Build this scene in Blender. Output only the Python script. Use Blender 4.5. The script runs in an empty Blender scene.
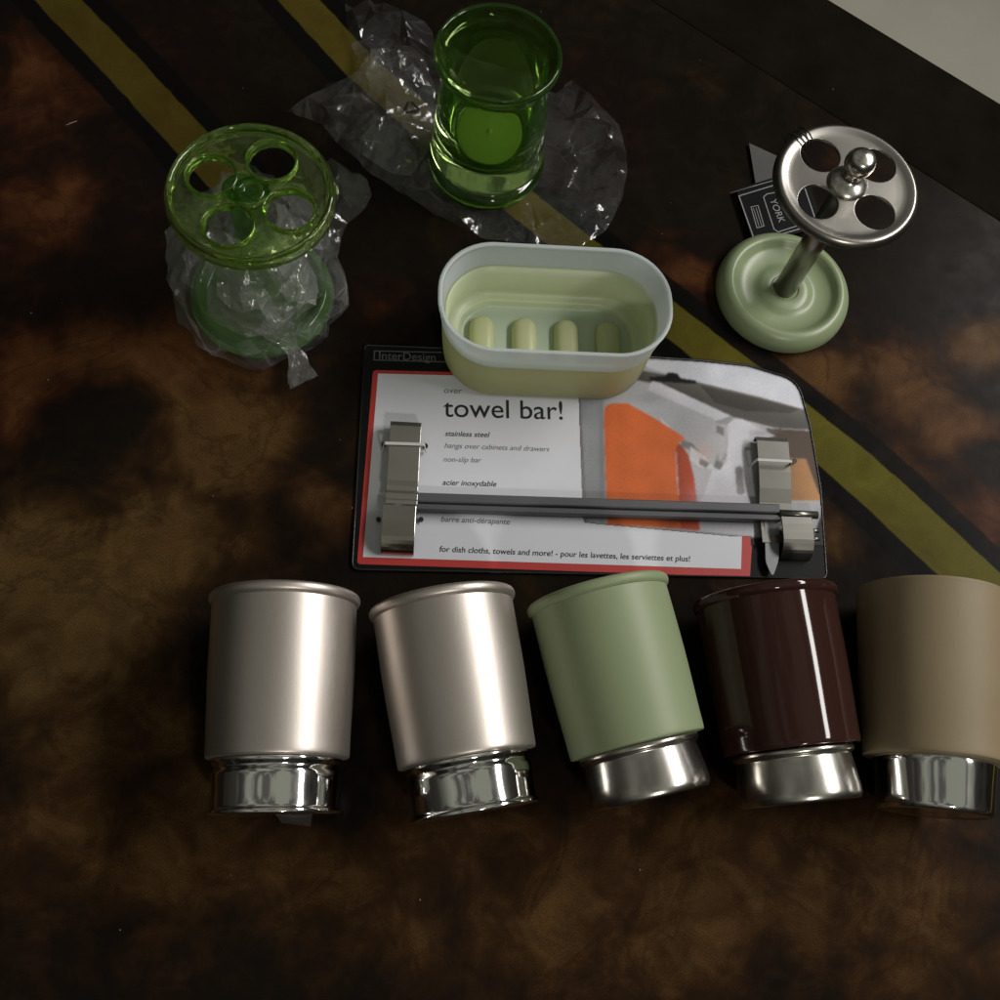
import bpy, bmesh, math, random
from mathutils import Vector, Matrix, noise
from mathutils.geometry import delaunay_2d_cdt
S = bpy.context.scene
COL = S.collection
rad = math.radians

# ------------------------------------------------------------------ camera
CAM_H = 0.575
FPX = 1050.0
n = Vector((-100.0, 400.0, FPX)).normalized()      # straight down, in image axes (x right, y down, z ahead)
Zc = -n
Xc = (Vector((1, 0, 0)) - Zc * Zc.x).normalized()
Yc = Zc.cross(Xc)
cam_d = bpy.data.cameras.new('camera')
cam = bpy.data.objects.new('camera', cam_d); COL.objects.link(cam)
cam_d.sensor_width = 36; cam_d.lens = 36 * FPX / 1000.0
cam_d.clip_start = 0.01; cam_d.clip_end = 50
rgt = Vector((Xc.x, Yc.x, Zc.x)); dwn = Vector((Xc.y, Yc.y, Zc.y)); fwd = Vector((Xc.z, Yc.z, Zc.z))
cam.matrix_world = Matrix(((rgt.x, -dwn.x, -fwd.x, 0), (rgt.y, -dwn.y, -fwd.y, 0), (rgt.z, -dwn.z, -fwd.z, CAM_H), (0, 0, 0, 1)))
S.camera = cam

def P(u, v, z=0.0):
    """table-space point (height z) for a measured point of the photograph"""
    d = rgt * ((u - 500) / FPX) + dwn * ((v - 500) / FPX) + fwd
    t = (z - CAM_H) / d.z
    return Vector((d.x * t, d.y * t, z))

# ------------------------------------------------------------------ world: dim room
W = bpy.data.worlds.new('World'); S.world = W; W.use_nodes = True
nt = W.node_tree; bg = nt.nodes['Background']
tc = nt.nodes.new('ShaderNodeTexCoord'); sp = nt.nodes.new('ShaderNodeSeparateXYZ')
nt.links.new(tc.outputs['Generated'], sp.inputs[0])
rp = nt.nodes.new('ShaderNodeValToRGB'); nt.links.new(sp.outputs['Z'], rp.inputs[0])
cr = rp.color_ramp
cr.elements[0].position = 0.0; cr.elements[0].color = (0.012, 0.011, 0.009, 1)
cr.elements[1].position = 0.75; cr.elements[1].color = (0.180, 0.182, 0.157, 1)
e = cr.elements.new(0.38); e.color = (0.022, 0.021, 0.018, 1)
e = cr.elements.new(0.56); e.color = (0.075, 0.075, 0.064, 1)
wn = nt.nodes.new('ShaderNodeTexNoise'); wn.inputs['Scale'].default_value = 2.6; wn.inputs['Detail'].default_value = 3; nt.links.new(tc.outputs['Generated'], wn.inputs['Vector'])
wr_ = nt.nodes.new('ShaderNodeValToRGB'); nt.links.new(wn.outputs['Fac'], wr_.inputs[0])
wr_.color_ramp.elements[0].position = 0.44; wr_.color_ramp.elements[0].color = (0.35, 0.33, 0.36, 1); wr_.color_ramp.elements[1].position = 0.50; wr_.color_ramp.elements[1].color = (1.05, 1.05, 1.0, 1)
wm = nt.nodes.new('ShaderNodeMix'); wm.data_type = 'RGBA'; wm.blend_type = 'MULTIPLY'; wm.inputs[0].default_value = 1.0
nt.links.new(rp.outputs[0], wm.inputs[6]); nt.links.new(wr_.outputs[0], wm.inputs[7])
nt.links.new(wm.outputs[2], bg.inputs[0]); bg.inputs[1].default_value = 1.15

# ------------------------------------------------------------------ lamps
def area(name, loc, target, sx, sy, power, col):
    l = bpy.data.lights.new(name, 'AREA'); l.shape = 'RECTANGLE'; l.size = sx; l.size_y = sy; l.energy = power; l.color = col
    o = bpy.data.objects.new(name, l); COL.objects.link(o)
    z = (Vector(loc) - Vector(target)).normalized()
    y = Vector((0, 1, 0)); x = y.cross(z).normalized(); y = z.cross(x)
    o.matrix_world = Matrix(((x.x, y.x, z.x, loc[0]), (x.y, y.y, z.y, loc[1]), (x.z, y.z, z.z, loc[2]), (0, 0, 0, 1)))
    return o
area('window_light', (1.22, 0.62, 1.12), (0.05, 0.2, 0), 0.20, 1.30, 23, (1.0, 0.965, 0.93))
area('front_light', (0.45, -1.0, 1.25), (0.1, 0.3, 0), 0.16, 0.10, 6.0, (1.0, 0.95, 0.86))

S.view_settings.view_transform = 'Standard'; S.view_settings.look = 'None'
S.view_settings.exposure = 0; S.view_settings.gamma = 1
S.view_settings.use_curve_mapping = False
S.render.engine = 'CYCLES'
S.cycles.max_bounces = 14; S.cycles.transmission_bounces = 12; S.cycles.transparent_max_bounces = 24
S.cycles.glossy_bounces = 6

# ------------------------------------------------------------------ materials
def setin(b, **k):
    for a, v in k.items():
        b.inputs[a.replace('_', ' ')].default_value = v
def mat(name, col, rough=0.5, metal=0.0, var=0.0, vscale=60.0, bump=0.0, bscale=400.0, rvar=0.0, **k):
    m = bpy.data.materials.new(name); m.use_nodes = True
    t = m.node_tree; b = t.nodes['Principled BSDF']
    b.inputs['Base Color'].default_value = (*col, 1); b.inputs['Roughness'].default_value = rough; b.inputs['Metallic'].default_value = metal
    setin(b, **k)
    co = t.nodes.new('ShaderNodeTexCoord')
    if var:
        nz = t.nodes.new('ShaderNodeTexNoise'); nz.inputs['Scale'].default_value = vscale; nz.inputs['Detail'].default_value = 5
        t.links.new(co.outputs['Object'], nz.inputs['Vector'])
        mx = t.nodes.new('ShaderNodeMix'); mx.data_type = 'RGBA'
        mx.inputs[6].default_value = (*[c * (1 - var) for c in col], 1); mx.inputs[7].default_value = (*[min(1, c * (1 + var)) for c in col], 1)
        t.links.new(nz.outputs['Fac'], mx.inputs[0]); t.links.new(mx.outputs[2], b.inputs['Base Color'])
    if rvar:
        nz = t.nodes.new('ShaderNodeTexNoise'); nz.inputs['Scale'].default_value = 45; nz.inputs['Detail'].default_value = 6
        t.links.new(co.outputs['Object'], nz.inputs['Vector'])
        mr = t.nodes.new('ShaderNodeMapRange'); mr.inputs[3].default_value = rough - rvar; mr.inputs[4].default_value = rough + rvar
        t.links.new(nz.outputs['Fac'], mr.inputs[0]); t.links.new(mr.outputs[0], b.inputs['Roughness'])
    if bump:
        nz = t.nodes.new('ShaderNodeTexNoise'); nz.inputs['Scale'].default_value = bscale; nz.inputs['Detail'].default_value = 3
        t.links.new(co.outputs['Object'], nz.inputs['Vector'])
        bp = t.nodes.new('ShaderNodeBump'); bp.inputs['Strength'].default_value = bump; bp.inputs['Distance'].default_value = 0.0005
        t.links.new(nz.outputs['Fac'], bp.inputs['Height']); t.links.new(bp.outputs[0], b.inputs['Normal'])
    return m

M = {}
M['silver'] = mat('satin_silver_paint', (0.57, 0.52, 0.475), 0.43, 0.95, var=0.07, vscale=1400, bump=0.10, bscale=1800)
M['chrome'] = mat('polished_chrome', (0.88, 0.88, 0.87), 0.08, 1.0, rvar=0.02)
M['brushed'] = mat('brushed_steel', (0.60, 0.575, 0.53), 0.24, 1.0, rvar=0.06, bump=0.05, bscale=500)
M['steel_disc'] = mat('satin_steel', (0.31, 0.295, 0.27), 0.30, 1.0, rvar=0.02)
M['steel_dark'] = mat('steel_post', (0.30, 0.28, 0.255), 0.3, 1.0, rvar=0.05)
M['sage'] = mat('sage_green_plastic', (0.22, 0.268, 0.150), 0.5, 0, var=0.05, vscale=25, bump=0.05, bscale=900)
M['sage_base'] = mat('sage_green_gloss', (0.215, 0.268, 0.15), 0.36, 0, var=0.05, vscale=25)
M['brown'] = mat('glossy_brown_ceramic', (0.029, 0.0115, 0.009), 0.07, 0, var=0.1, vscale=20, Specular_IOR_Level=0.33)
M['tan'] = mat('tan_matte_plastic', (0.20, 0.155, 0.088), 0.6, 0, var=0.06, vscale=30, bump=0.06, bscale=800)
M['dark_in'] = mat('cup_inside', (0.1, 0.09, 0.08), 0.5)
M['card_black'] = mat('black_card', (0.006, 0.006, 0.0065), 0.42, Specular_IOR_Level=0.12, var=0.2)
M['card_edge'] = mat('card_gloss_edge', (0.02, 0.02, 0.021), 0.2)
M['red'] = mat('red_ink', (0.42, 0.035, 0.03), 0.4, var=0.06)
M['white'] = mat('white_card_ink', (0.60, 0.61, 0.66), 0.42, var=0.03, vscale=30)
M['pic_grey'] = mat('grey_ink', (0.25, 0.26, 0.27), 0.42, var=0.16, vscale=28)
M['pic_light'] = mat('light_grey_ink', (0.40, 0.395, 0.41), 0.42, var=0.16, vscale=28)
M['pic_pale'] = mat('pale_grey_ink', (0.52, 0.52, 0.56), 0.42, var=0.16, vscale=28)
M['pic_mid'] = mat('mid_grey_ink', (0.15, 0.145, 0.14), 0.42, var=0.12, vscale=80)
M['pic_dark'] = mat('dark_counter_ink', (0.06, 0.055, 0.048), 0.42, var=0.3, vscale=50)
M['pic_counter'] = mat('counter_ink', (0.115, 0.105, 0.095), 0.42, var=0.25, vscale=50)
M['pic_brown'] = mat('brown_ink', (0.075, 0.045, 0.03), 0.42, var=0.2)
M['pic_wood'] = mat('wood_ink', (0.40, 0.19, 0.07), 0.42, var=0.12)
M['orange'] = mat('orange_ink', (0.58, 0.135, 0.035), 0.45, var=0.08, vscale=120)
M['orange_dark'] = mat('dark_orange_ink', (0.36, 0.06, 0.02), 0.45, var=0.08, vscale=120)
M['ink'] = mat('black_ink', (0.012, 0.012, 0.014), 0.5)
M['ink_grey'] = mat('grey_text_ink', (0.12, 0.12, 0.13), 0.5)
M['ink_dim'] = mat('dim_silver_ink', (0.11, 0.11, 0.105), 0.4)
M['rubber'] = mat('grey_rubber_bar', (0.075, 0.075, 0.082), 0.45, var=0.1)
M['bracket'] = mat('bracket_steel', (0.46, 0.445, 0.395), 0.34, 1.0, rvar=0.05, bump=0.04, bscale=600)
M['hook_steel'] = mat('hook_steel', (0.50, 0.485, 0.43), 0.22, 1.0, rvar=0.04)
M['bracket_darkened'] = mat('darkened_bracket_steel', (0.20, 0.195, 0.176), 0.36, 0.95, rvar=0.05)  # right-end steel, colour darkened to offset the window's reflection in it
M['tie'] = mat('clear_tie_plastic', (0.5, 0.5, 0.47), 0.3, 0)
M['tag_silver'] = mat('tag_silver_ink', (0.22, 0.22, 0.22), 0.4)
M['tag_black'] = mat('tag_black_card', (0.005, 0.005, 0.006), 0.5, Specular_IOR_Level=0.08)
M['tag_back'] = mat('tag_grey_back', (0.085, 0.083, 0.078), 0.6, Specular_IOR_Level=0.1, var=0.05)
M['cord'] = mat('black_cord', (0.006, 0.006, 0.006), 0.6)
M['dust'] = mat('pale_dust', (0.30, 0.29, 0.25), 0.8)

def nodes_mat(name):
    m = bpy.data.materials.new(name); m.use_nodes = True
    t = m.node_tree; t.nodes.clear(); o = t.nodes.new('ShaderNodeOutputMaterial'); return m, t, o
def film(name, haze=0.07, spec=0.05, edge=0.25, bscale=60, bstr=0.35, rough=0.13):
    m, t, o = nodes_mat(name)
    co = t.nodes.new('ShaderNodeTexCoord')
    nz = t.nodes.new('ShaderNodeTexNoise'); nz.inputs['Scale'].default_value = bscale; nz.inputs['Detail'].default_value = 5; nz.inputs['Distortion'].default_value = 1.2
    t.links.new(co.outputs['Object'], nz.inputs['Vector'])
    bp = t.nodes.new('ShaderNodeBump'); bp.inputs['Strength'].default_value = bstr; bp.inputs['Distance'].default_value = 0.004
    t.links.new(nz.outputs['Fac'], bp.inputs['Height'])
    tr = t.nodes.new('ShaderNodeBsdfTransparent'); tr.inputs[0].default_value = (0.96, 0.965, 0.96, 1)
    gl = t.nodes.new('ShaderNodeBsdfGlossy'); gl.inputs['Roughness'].default_value = rough; gl.inputs[0].default_value = (1, 1, 1, 1)
    df = t.nodes.new('ShaderNodeBsdfDiffuse'); df.inputs[0].default_value = (0.62, 0.62, 0.62, 1)
    tl = t.nodes.new('ShaderNodeBsdfTranslucent'); tl.inputs[0].default_value = (0.62, 0.62, 0.60, 1)
    for x in (gl, df): t.links.new(bp.outputs[0], x.inputs['Normal'])
    m0 = t.nodes.new('ShaderNodeMixShader'); m0.inputs[0].default_value = 0.35
    t.links.new(df.outputs[0], m0.inputs[1]); t.links.new(tl.outputs[0], m0.inputs[2])
    m1 = t.nodes.new('ShaderNodeMixShader')
    nz2 = t.nodes.new('ShaderNodeTexNoise'); nz2.inputs['Scale'].default_value = 26; nz2.inputs['Detail'].default_value = 6; nz2.inputs['Distortion'].default_value = 0.8
    t.links.new(co.outputs['Object'], nz2.inputs['Vector'])
    mr = t.nodes.new('ShaderNodeMapRange'); mr.inputs[1].default_value = 0.35; mr.inputs[2].default_value = 0.7; mr.inputs[3].default_value = haze * 0.4; mr.inputs[4].default_value = haze * 1.8
    t.links.new(nz2.outputs['Fac'], mr.inputs[0])
    wv = t.nodes.new('ShaderNodeTexNoise'); wv.inputs['Scale'].default_value = 22; wv.inputs['Detail'].default_value = 2; t.links.new(co.outputs['Object'], wv.inputs['Vector'])
    ms = t.nodes.new('ShaderNodeVectorMath'); ms.operation = 'SCALE'; ms.inputs[3].default_value = 0.035; t.links.new(wv.outputs['Color'], ms.inputs[0])
    ad = t.nodes.new('ShaderNodeVectorMath'); ad.operation = 'ADD'; t.links.new(co.outputs['Object'], ad.inputs[0]); t.links.new(ms.outputs[0], ad.inputs[1])
    tot = mr.outputs[0]; hgt = None
    for sc, wd, am in ((28, 0.022, 2.6), (70, 0.03, 1.6)):
        vo = t.nodes.new('ShaderNodeTexVoronoi'); vo.feature = 'DISTANCE_TO_EDGE'; vo.inputs['Scale'].default_value = sc; t.links.new(ad.outputs[0], vo.inputs['Vector'])
        lr = t.nodes.new('ShaderNodeMapRange'); lr.inputs[1].default_value = 0; lr.inputs[2].default_value = wd; lr.inputs[3].default_value = haze * am; lr.inputs[4].default_value = 0; t.links.new(vo.outputs['Distance'], lr.inputs[0])
        mk = t.nodes.new('ShaderNodeMapRange'); mk.inputs[1].default_value = 0.47; mk.inputs[2].default_value = 0.62; t.links.new(nz2.outputs['Fac'] if sc == 28 else wv.outputs['Fac'], mk.inputs[0])
        mm = t.nodes.new('ShaderNodeMath'); mm.operation = 'MULTIPLY'; t.links.new(lr.outputs[0], mm.inputs[0]); t.links.new(mk.outputs[0], mm.inputs[1])
        aa = t.nodes.new('ShaderNodeMath'); aa.operation = 'ADD'; t.links.new(tot, aa.inputs[0]); t.links.new(mm.outputs[0], aa.inputs[1]); tot = aa.outputs[0]
        if sc == 28:
            hs = t.nodes.new('ShaderNodeMapRange'); hs.inputs[1].default_value = 0; hs.inputs[2].default_value = 0.25; hs.inputs[3].default_value = 1.2; hs.inputs[4].default_value = 0; t.links.new(vo.outputs['Distance'], hs.inputs[0])
            ah = t.nodes.new('ShaderNodeMath'); ah.operation = 'ADD'; t.links.new(nz.outputs['Fac'], ah.inputs[0]); t.links.new(hs.outputs[0], ah.inputs[1]); t.links.new(ah.outputs[0], bp.inputs['Height'])
    t.links.new(tot, m1.inputs[0])
    t.links.new(tr.outputs[0], m1.inputs[1]); t.links.new(m0.outputs[0], m1.inputs[2])
    lw = t.nodes.new('ShaderNodeLayerWeight'); lw.inputs[0].default_value = 0.5; t.links.new(bp.outputs[0], lw.inputs['Normal'])
    pw = t.nodes.new('ShaderNodeMath'); pw.operation = 'POWER'; pw.inputs[1].default_value = 3.0; t.links.new(lw.outputs['Facing'], pw.inputs[0])
    mf = t.nodes.new('ShaderNodeMapRange'); mf.inputs[3].default_value = spec; mf.inputs[4].default_value = spec + edge; t.links.new(pw.outputs[0], mf.inputs[0])
    m2 = t.nodes.new('ShaderNodeMixShader'); t.links.new(mf.outputs[0], m2.inputs[0])
    t.links.new(m1.outputs[0], m2.inputs[1]); t.links.new(gl.outputs[0], m2.inputs[2]); t.links.new(m2.outputs[0], o.inputs[0])
    return m
M['film'] = film('clear_bag_film', 0.036, 0.04, 0.22, bstr=0.2)
M['film_fold'] = film('clear_fold_film', 0.056, 0.05, 0.25, bstr=0.4)
M['film_inner'] = film('clear_inner_film', 0.20, 0.07, 0.30, bscale=90, bstr=0.7, rough=0.10)
M['film_wrap'] = film('clear_wrap_film', 0.085, 0.05, 0.22)

def green_glass(name, col, rough=0.03, lift=0.12, lcol=(0.16, 0.42, 0.05), bump=0.0):
    m, t, o = nodes_mat(name)
    b = t.nodes.new('ShaderNodeBsdfPrincipled')
    b.inputs['Base Color'].default_value = (*col, 1); b.inputs['Roughness'].default_value = rough
    b.inputs['Transmission Weight'].default_value = 1.0; b.inputs['IOR'].default_value = 1.49
    if bump:
        co = t.nodes.new('ShaderNodeTexCoord'); nz = t.nodes.new('ShaderNodeTexNoise'); nz.inputs['Scale'].default_value = 70; nz.inputs['Detail'].default_value = 2
        t.links.new(co.outputs['Object'], nz.inputs['Vector'])
        bp = t.nodes.new('ShaderNodeBump'); bp.inputs['Strength'].default_value = bump; bp.inputs['Distance'].default_value = 0.004
        t.links.new(nz.outputs['Fac'], bp.inputs['Height']); t.links.new(bp.outputs[0], b.inputs['Normal'])
    d = t.nodes.new('ShaderNodeBsdfDiffuse'); d.inputs[0].default_value = (*lcol, 1)
    tl = t.nodes.new('ShaderNodeBsdfTranslucent'); tl.inputs[0].default_value = (*lcol, 1)
    a = t.nodes.new('ShaderNodeMixShader'); a.inputs[0].default_value = 0.5
    t.links.new(d.outputs[0], a.inputs[1]); t.links.new(tl.outputs[0], a.inputs[2])
    x = t.nodes.new('ShaderNodeMixShader'); x.inputs[0].default_value = lift
    t.links.new(b.outputs[0], x.inputs[1]); t.links.new(a.outputs[0], x.inputs[2]); t.links.new(x.outputs[0], o.inputs[0])
    return m
M['green'] = green_glass('green_acrylic', (0.68, 0.88, 0.36), 0.03, 0.06, (0.28, 0.44, 0.06), bump=0.5)
M['green_base'] = green_glass('green_acrylic_base', (0.45, 0.78, 0.36), 0.05, 0.36, (0.13, 0.31, 0.06))
M['green_hub'] = green_glass('green_acrylic_hub', (0.40, 0.66, 0.14), 0.05, 0.08, (0.06, 0.2, 0.02))
M['green_tumbler'] = green_glass('green_glass', (0.47, 0.68, 0.24), 0.02, 0.08, (0.08, 0.22, 0.025))
M['green_floor'] = green_glass('frosted_green_glass', (0.4, 0.8, 0.25), 0.3, 0.94, (0.88, 0.92, 0.62))

def frosted(name, col, clear=0.35):
    m, t, o = nodes_mat(name)
    d = t.nodes.new('ShaderNodeBsdfPrincipled'); d.inputs['Base Color'].default_value = (*col, 1); d.inputs['Roughness'].default_value = 0.35
    tl = t.nodes.new('ShaderNodeBsdfTranslucent'); tl.inputs[0].default_value = (*col, 1)
    tr = t.nodes.new('ShaderNodeBsdfTransparent')
    a = t.nodes.new('ShaderNodeMixShader'); a.inputs[0].default_value = 0.4
    t.links.new(d.outputs[0], a.inputs[1]); t.links.new(tl.outputs[0], a.inputs[2])
    x = t.nodes.new('ShaderNodeMixShader'); x.inputs[0].default_value = clear
    t.links.new(a.outputs[0], x.inputs[1]); t.links.new(tr.outputs[0], x.inputs[2]); t.links.new(x.outputs[0], o.inputs[0])
    return m
M['frost'] = frosted('frosted_white_plastic', (0.77, 0.83, 0.84), 0.28)
M['tray'] = frosted('pale_green_plastic', (0.66, 0.74, 0.49), 0.0)
M['tray_floor'] = frosted('pale_bluish_plastic', (0.62, 0.73, 0.56), 0.0)
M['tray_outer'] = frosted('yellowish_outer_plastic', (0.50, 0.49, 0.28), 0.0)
M['tray_rib'] = frosted('yellow_green_plastic', (0.66, 0.68, 0.40), 0.0)

# ------------------------------------------------------------------ mesh helpers
def link(name, me, mats, parent=None, smooth=True):
    o = bpy.data.objects.new(name, me); COL.objects.link(o)
    for m in (mats if isinstance(mats, (list, tuple)) else [mats]): me.materials.append(m)
    for p in me.polygons: p.use_smooth = smooth
    if parent: o.parent = parent
    return o
def pydata(name, v, f):
    me = bpy.data.meshes.new(name); me.from_pydata([tuple(a) for a in v], [], f); me.update(); return me
def tag(o, label=None, cat=None, group=None, kind=None):
    if label: o['label'] = label
    if cat: o['category'] = cat
    if group: o['group'] = group
    if kind: o['kind'] = kind
    return o
def empty(name, loc=(0, 0, 0)):
    o = bpy.data.objects.new(name, None); COL.objects.link(o); o.location = loc; o.empty_display_size = 0.02; return o
def smoothprof(pts, sub=4):
    """Catmull-Rom through points; a point given as (r, z, 1) stays a corner"""
    out = []
    N = len(pts)
    for i in range(N - 1):
        p1, p2 = pts[i], pts[i + 1]
        p0 = pts[i - 1] if i > 0 and len(p1) == 2 else p1
        p3 = pts[i + 2] if i + 2 < N and len(p2) == 2 else p2
        for k in range(sub):
            t = k / sub
            out.append(tuple(0.5 * ((2 * p1[a]) + (-p0[a] + p2[a]) * t + (2 * p0[a] - 5 * p1[a] + 4 * p2[a] - p3[a]) * t * t + (-p0[a] + 3 * p1[a] - 3 * p2[a] + p3[a]) * t ** 3) for a in (0, 1)))
    out.append(tuple(pts[-1][:2]))
    return out
def lathe(name, prof, seg=96, sub=4, closed=False):
    pr = smoothprof(prof, sub) if sub > 1 else [p[:2] for p in prof]
    v = []; f = []
    idx = []
    for r, z in pr:
        if abs(r) < 1e-6: idx.append([len(v)]); v.append((0, 0, z))
        else:
            s = len(v); v += [(r * math.cos(2 * math.pi * k / seg), r * math.sin(2 * math.pi * k / seg), z) for k in range(seg)]
            idx.append(list(range(s, s + seg)))
    pairs = list(zip(idx[:-1], idx[1:]))
    if closed: pairs.append((idx[-1], idx[0]))
    for a, b in pairs:
        for k in range(seg):
            k2 = (k + 1) % seg
            if len(a) == 1 and len(b) == 1: continue
            if len(a) == 1: f.append((a[0], b[k], b[k2]))
            elif len(b) == 1: f.append((a[k], a[k2], b[0]))
            else: f.append((a[k], a[k2], b[k2], b[k]))
    me = pydata(name, v, f)
    bm = bmesh.new(); bm.from_mesh(me); bmesh.ops.recalc_face_normals(bm, faces=bm.faces); bm.to_mesh(me); bm.free()
    return me
def tube_me(name, pts, r, seg=10):
    v = []; f = []
    for i, p in enumerate(pts):
        p = Vector(p); d = (Vector(pts[min(i + 1, len(pts) - 1)]) - Vector(pts[max(i - 1, 0)])).normalized()
        u = d.orthogonal().normalized() if i == 0 else (u - d * u.dot(d)).normalized()
        w = d.cross(u)
        for k in range(seg):
            a = 2 * math.pi * k / seg; v.append(p + (u * math.cos(a) + w * math.sin(a)) * r)
    for i in range(len(pts) - 1):
        for k in range(seg):
            k2 = (k + 1) % seg; f.append((i * seg + k, i * seg + k2, (i + 1) * seg + k2, (i + 1) * seg + k))
    f.append(tuple(range(seg))[::-1]); f.append(tuple((len(pts) - 1) * seg + k for k in range(seg)))
    return pydata(name, v, f)
def prism(pts, z0, z1):
    """vertical prism over a list of xy points -> verts, faces"""
    N = len(pts)
    v = [(p[0], p[1], z0) for p in pts] + [(p[0], p[1], z1) for p in pts]
    f = [tuple(range(N))[::-1], tuple(range(N, 2 * N))] + [(i, (i + 1) % N, N + (i + 1) % N, N + i) for i in range(N)]
    return v, f
def fixn(me):
    bm = bmesh.new(); bm.from_mesh(me); bmesh.ops.recalc_face_normals(bm, faces=bm.faces); bm.to_mesh(me); bm.free(); return me
def profile_x(name, yz, x0, x1):
    """closed outline in y,z pushed along x"""
    N = len(yz)
    v = [(x0, a, b) for a, b in yz] + [(x1, a, b) for a, b in yz]
    f = [tuple(range(N))[::-1], tuple(range(N, 2 * N))] + [(i, (i + 1) % N, N + (i + 1) % N, N + i) for i in range(N)]
    return fixn(pydata(name, v, f))
def strip_profile(center, t):
    """thicken an open y,z polyline into a closed outline"""
    up = []; dn = []
    for i, p in enumerate(center):
        a = Vector(center[max(i - 1, 0)]); b = Vector(center[min(i + 1, len(center) - 1)])
        d = (b - a).normalized(); nn = Vector((-d.y, d.x)) * t * 0.5
        up.append((p[0] + nn.x, p[1] + nn.y)); dn.append((p[0] - nn.x, p[1] - nn.y))
    return up + dn[::-1]
def bevel(o, w, seg=2, ang=35):
    b = o.modifiers.new('bevel', 'BEVEL'); b.width = w; b.segments = seg; b.limit_method = 'ANGLE'; b.angle_limit = rad(ang); return o

# ------------------------------------------------------------------ table top (marbled print with gold bands)
def polydist(x, y, pl):
    best = 9; sgn = 1
    for (ax, ay), (bx, by) in zip(pl[:-1], pl[1:]):
        dx, dy = bx - ax, by - ay; L = dx * dx + dy * dy
        t = max(0, min(1, ((x - ax) * dx + (y - ay) * dy) / L))
        ex, ey = x - ax - t * dx, y - ay - t * dy
        d = math.hypot(ex, ey)
        if d < best: best = d; sgn = 1 if dx * ey - dy * ex > 0 else -1
    return best * sgn
def ppts(l): return [tuple(P(u, v)[:2]) for u, v in l]
def extend(pl):
    (ax, ay), (bx, by) = pl[0], pl[1]; (cx, cy), (dx, dy) = pl[-2], pl[-1]
    k = 0.4 / math.hypot(bx - ax, by - ay); q = 0.5 / math.hypot(dx - cx, dy - cy)
    return [(ax - (bx - ax) * k, ay - (by - ay) * k)] + pl + [(dx + (dx - cx) * q, dy + (dy - cy) * q)]
BA = extend(ppts([(58, 0), (122, 66), (187, 137), (230, 182)]))[:-1]
BB = extend(ppts([(299, 0), (357, 63), (440, 138), (545, 222), (690, 335), (760, 391), (835, 452), (890, 500), (975, 580)]))
EDGE_A, EDGE_B = P(650, 0), P(950, 190)
ed = (EDGE_B - EDGE_A).normalized(); en = Vector((-ed.y, ed.x, 0))        # en points outwards (up right)
if en.x < 0: en = -en
BLOBS = [  # u, v, ru, rv, amount, hue(0 olive .. 1 rust)
    (215, 430, 75, 55, 1.0, .35), (70, 590, 110, 90, .75, .2), (170, 540, 90, 50, .7, .3), (310, 500, 40, 35, .5, .4), (180, 355, 70, 40, .75, .8),
    (15, 380, 40, 60, .8, 1), (90, 370, 60, 40, .6, .8), (50, 85, 70, 75, .5, 1), (175, 45, 34, 30, .38, 1), (30, 215, 65, 60, .5, 1),
    (130, 820, 150, 90, .4, .35), (330, 890, 140, 70, .38, .35), (440, 850, 80, 50, .34, .35), (90, 700, 100, 60, .4, .2), (560, 930, 130, 80, .36, .4), (700, 900, 120, 80, .36, .4),
    (880, 900, 120, 90, .42, .4), (650, 830, 200, 40, .4, .4), (820, 375, 60, 35, .85, .5), (915, 385, 45, 50, .75, .6), (760, 360, 50, 20, .55, .5), (960, 420, 50, 30, .7, .7),
    (900, 470, 60, 30, .5, .7), (990, 520, 40, 30, .5, 1), (690, 268, 35, 18, .6, .9), (850, 170, 40, 30, .3, .5), (600, 110, 30, 40, .12, .8), (990, 340, 40, 30, .6, .4), (370, 300, 30, 12, .25, 1),
    (780, 560, 50, 60, .45, .4), (840, 540, 40, 30, .4, .4), (40, 900, 60, 90, .15, .5), (290, 620, 40, 40, .2, .4)]
DARKS = [(110, 420, 55, 28, .75), (150, 450, 40, 30, .5), (250, 600, 60, 50, .3), (860, 395, 22, 22, .5), (330, 700, 60, 140, .5), (250, 940, 30, 60, .3), (60, 480, 40, 20, .2)]
BL = [(*P(u, v)[:2], ru / 1700., rv / 1500., a, h) for u, v, ru, rv, a, h in BLOBS]
DL = [(*P(u, v)[:2], ru / 1700., rv / 1500., a) for u, v, ru, rv, a in DARKS]
def sstep(a, b, x):
    t = max(0, min(1, (x - a) / (b - a))); return t * t * (3 - 2 * t)
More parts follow.
